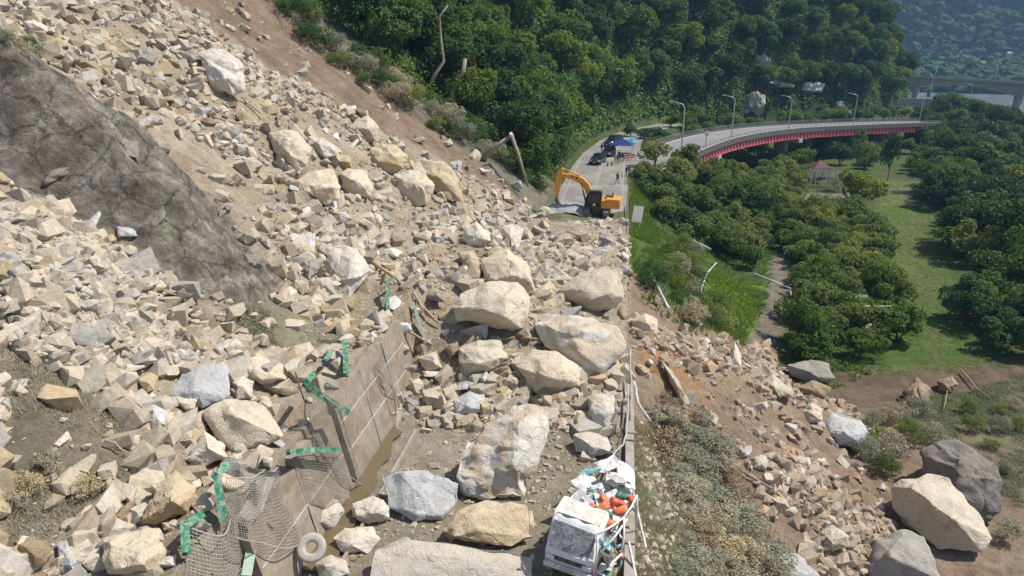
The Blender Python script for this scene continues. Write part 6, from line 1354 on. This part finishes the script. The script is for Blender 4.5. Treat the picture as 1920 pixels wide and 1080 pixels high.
# ------------------------------------------------------------------ far bridge, lamps, signs, houses, far woods
A = np.array(P(1690, 158, 420)); B2 = np.array(P(2080, 158, 292)); A[2] = B2[2] = 2.0
dv = (B2-A); LN = np.linalg.norm(dv); dv /= LN; nv = np.array((-dv[1], dv[0], 0)); rotb = Matrix((Vector(dv), Vector(nv), Vector((0, 0, 1)))).transposed()
fb = empty('valley_bridge', (0, 0, 0)); tag(fb, 'long pale concrete bridge crossing the river in the distance', 'bridge')
mid = (A+B2)/2; MB().box(mid, (LN, 13, .5), rotb).build('deck', M['deck'], fb)
for s in (-1, 1):
    p_ = MB().box(mid+nv*s*6.4+np.array((0, 0, .65)), (LN, .3, .9), rotb).build('parapet', M['rail'], fb)
pq = P(1890, 200, 338); tt = float((pq-A) @ dv); prs = [tt-75, tt, tt+75]
V = []; NN = 60
for i in range(NN+1):
    s = LN*i/NN; d_ = min(abs(s-k) for k in prs); h = 2.0+3.0*max(0, 1-d_/32)**1.6
    for (u, w) in ((-5.6, -.25), (-4.2, -.25-h), (4.2, -.25-h), (5.6, -.25)): V.append(A+dv*s+nv*u+np.array((0, 0, w)))
Fc = [(i*4+k, i*4+(k+1) % 4, (i+1)*4+(k+1) % 4, (i+1)*4+k) for i in range(NN) for k in range(4)]+[(3, 2, 1, 0), tuple(NN*4+k for k in range(4))]
mesh('box_girder', V, Fc, M['conc_light'], fb)
for s in prs[:2]:
    c_ = A+dv*s; pr_ = MB().tube([(c_[0], c_[1], -18), (c_[0], c_[1], -3.1)], 1.9, 20).build('pier', M['conc_light'], fb, smooth=True); MB().tube([(c_[0], c_[1], -18), (c_[0], c_[1], -12.5)], 2.3, 20).build('pier_base', M['conc'], pr_, smooth=True)
for (px, lab) in ((1753, 'left street lamp standing on the distant valley bridge'), (1867, 'right street lamp standing on the distant valley bridge')):
    r_ = ray(px, 145)[:2]; m_ = np.array([[r_[0], -dv[0]], [r_[1], -dv[1]]]); s = np.linalg.solve(m_, (A+nv*5.8)[:2])[1]; c_ = A+dv*s+nv*5.8
    e = copy_tree(L0); e.location = tuple(c_); e.scale = (1, 1, .95); tag(e, lab, 'street lamp', 'street lamps on the valley bridge')
for (px, py, d, h, lab) in ((1742, 186, 250, .95, 'street lamp with a teal box left of the bridge end'), (1814, 205, 268, 1.05, 'plain tall pole left of the teal sign at the bridge end')):
    e = copy_tree(L0); e.location = tuple(P(px, py, d)); e.scale = (1, 1, h); tag(e, lab, 'street lamp', 'street lamps beyond the bridge end')
q = P(1741, 176, 250); o = MB().box(q, (1.0, .3, 2.0), bev=.05).tube([q+np.array((0, .3, -3)), q+np.array((0, .3, .5))], .06, 6).build('lamp_box', M['tealsign'], None); tag(o, 'narrow teal sign box beside the lamp left of the bridge end', 'sign')
q = P(1822, 214, 262); e = empty('direction_sign', tuple(q), R(-10)); tag(e, 'teal road sign at the far end of the curved bridge', 'sign'); MB().box((0, 0, 2.4), (2.0, .1, 3.4), bev=.04).build('sign_panel', M['tealsign'], e)
for x in (-.6, .6): MB().tube([(x, .12, -4), (x, .12, 4)], .07, 6).build('post', M['lamp'], e)
for i, (px, py, w, h, rf, lab) in enumerate([(1757, 102, 13, 6, 'roofred', 'white house with a reddish roof at the foot of the far mountain, leftmost'), (1775, 104, 9, 3.5, 'conc', 'low grey-roofed house just right of the leftmost far house'), (1790, 106, 10, 3, 'roofred', 'low pink-roofed row in the middle of the far houses'), (1803, 107, 9, 3, 'conc', 'small grey house right of the pink-roofed far row'), (1831, 102, 7, 4, 'conc_light', 'small white house alone on the far green fields'), (1896, 102, 12, 3, 'conc_light', 'long white shed furthest right on the far fields')]):
    q = hit(px, py+3); e = empty('far_house', tuple(q)); tag(e, lab, 'house', 'far houses under the mountain'); MB().box((0, 0, h/2-1), (w, 7, h+2)).build('wall', M['hvwhite'], e)
    MB().prism([(-3.9, h), (3.9, h), (0, h+2)], 'x', -w/2-.4, w/2+.4).build('roof', M[rf], e)
    for k in range(3): MB().box((-w*.32+w*.32*k, -3.52, h*.5), (w*.14, .1, h*.3)).build('window', M['glassd'], e)
def canopy(name, pts, size, mat, label, seed):
    g = np.random.RandomState(seed); bm = bmesh.new(); bmesh.ops.create_icosphere(bm, subdivisions=2, radius=1); bm.verts.index_update(); bv = np.array([v.co[:] for v in bm.verts]); bf = np.array([[v.index for v in f.verts] for f in bm.faces]); bm.free()
    VV, FF = [], []; 
    for i, (x, y, z) in enumerate(pts):
        s = size*g.uniform(.6, 1.25); d = 1+vn3(bv*1.6+g.rand(3)*30)*1.1+vn3(bv*4+g.rand(3)*30)*.9; VV.append(bv*d[:, None]*np.array((s, s, s*.85))+np.array((x, y, z+s*.25))); FF.append(bf+i*len(bv))
    return tag(mesh(name, np.vstack(VV), np.vstack(FF), mat), label, 'woods', kind='stuff')
g_ = np.random.RandomState(4)
def scat(n, x0, x1, y0, y1, cond): x = g_.uniform(x0, x1, n); y = g_.uniform(y0, y1, n); k = cond(x, y); x, y = x[k], y[k]; return np.c_[x, y, zt(x, y)]
m, nt, N, L, b = newmat('far_canopy'); p = pos(nt); b.inputs['Roughness'].default_value = .9; b.inputs['Specular IOR Level'].default_value = .1
n = noise(nt, .02, 6, .6, p); n2 = noise(nt, .5, 4, .7, p); c = mixc(nt, ramp(nt, n.outputs[0], [(.35, G3(0)), (.65, G3(1))]).outputs[0], (.03, .065, .025), (.065, .12, .035)); c = mixc(nt, 1., c, ramp(nt, n2.outputs[0], [(.3, G3(.5)), (.7, G3(1.5))]).outputs[0], 'MULTIPLY'); L.new(c, b.inputs[0]); bump(nt, b, n2.outputs[0], 1., 1.); M['farc'] = m
canopy('mountain_forest', scat(17000, 80, 900, 760, 1500, lambda x, y: (y*.93+x*.36 > 1008)&(y*.93+x*.36 < 1400)&(x/y > .2)&(x/y < .62)), 7.5, M['farc'], 'dense forest covering the far blue-green mountain', 2)
canopy('valley_woods', scat(2600, 120, 560, 560, 740, lambda x, y: (y*.9+x*.25 > 640)&(y*.9+x*.25 < 740)), 8, M['farc'], 'dark belt of trees across the valley behind the far bridge', 3)
canopy('field_trees', scat(260, 180, 560, 760, 960, lambda x, y: (y*.93+x*.36 < 1005)), 5, M['farc'], 'scattered trees among the far fields', 5)

# ------------------------------------------------------------------ haze
hz_ = MB().box((800, 1400, 150), (3600, 3100, 360)).build('haze', [bpy.data.materials.new('haze')], None); hm = hz_.data.materials[0]; hm.use_nodes = True; nt = hm.node_tree; nt.nodes.clear()
out = nt.nodes.new('ShaderNodeOutputMaterial'); pv = nt.nodes.new('ShaderNodeVolumePrincipled'); pv.inputs['Color'].default_value = (.32, .58, 1.0, 1); pv.inputs['Density'].default_value = .00024; pv.inputs['Anisotropy'].default_value = .2
nt.links.new(pv.outputs[0], out.inputs['Volume']); tag(hz_, 'pale blue haze filling the valley air', 'haze', kind='stuff')
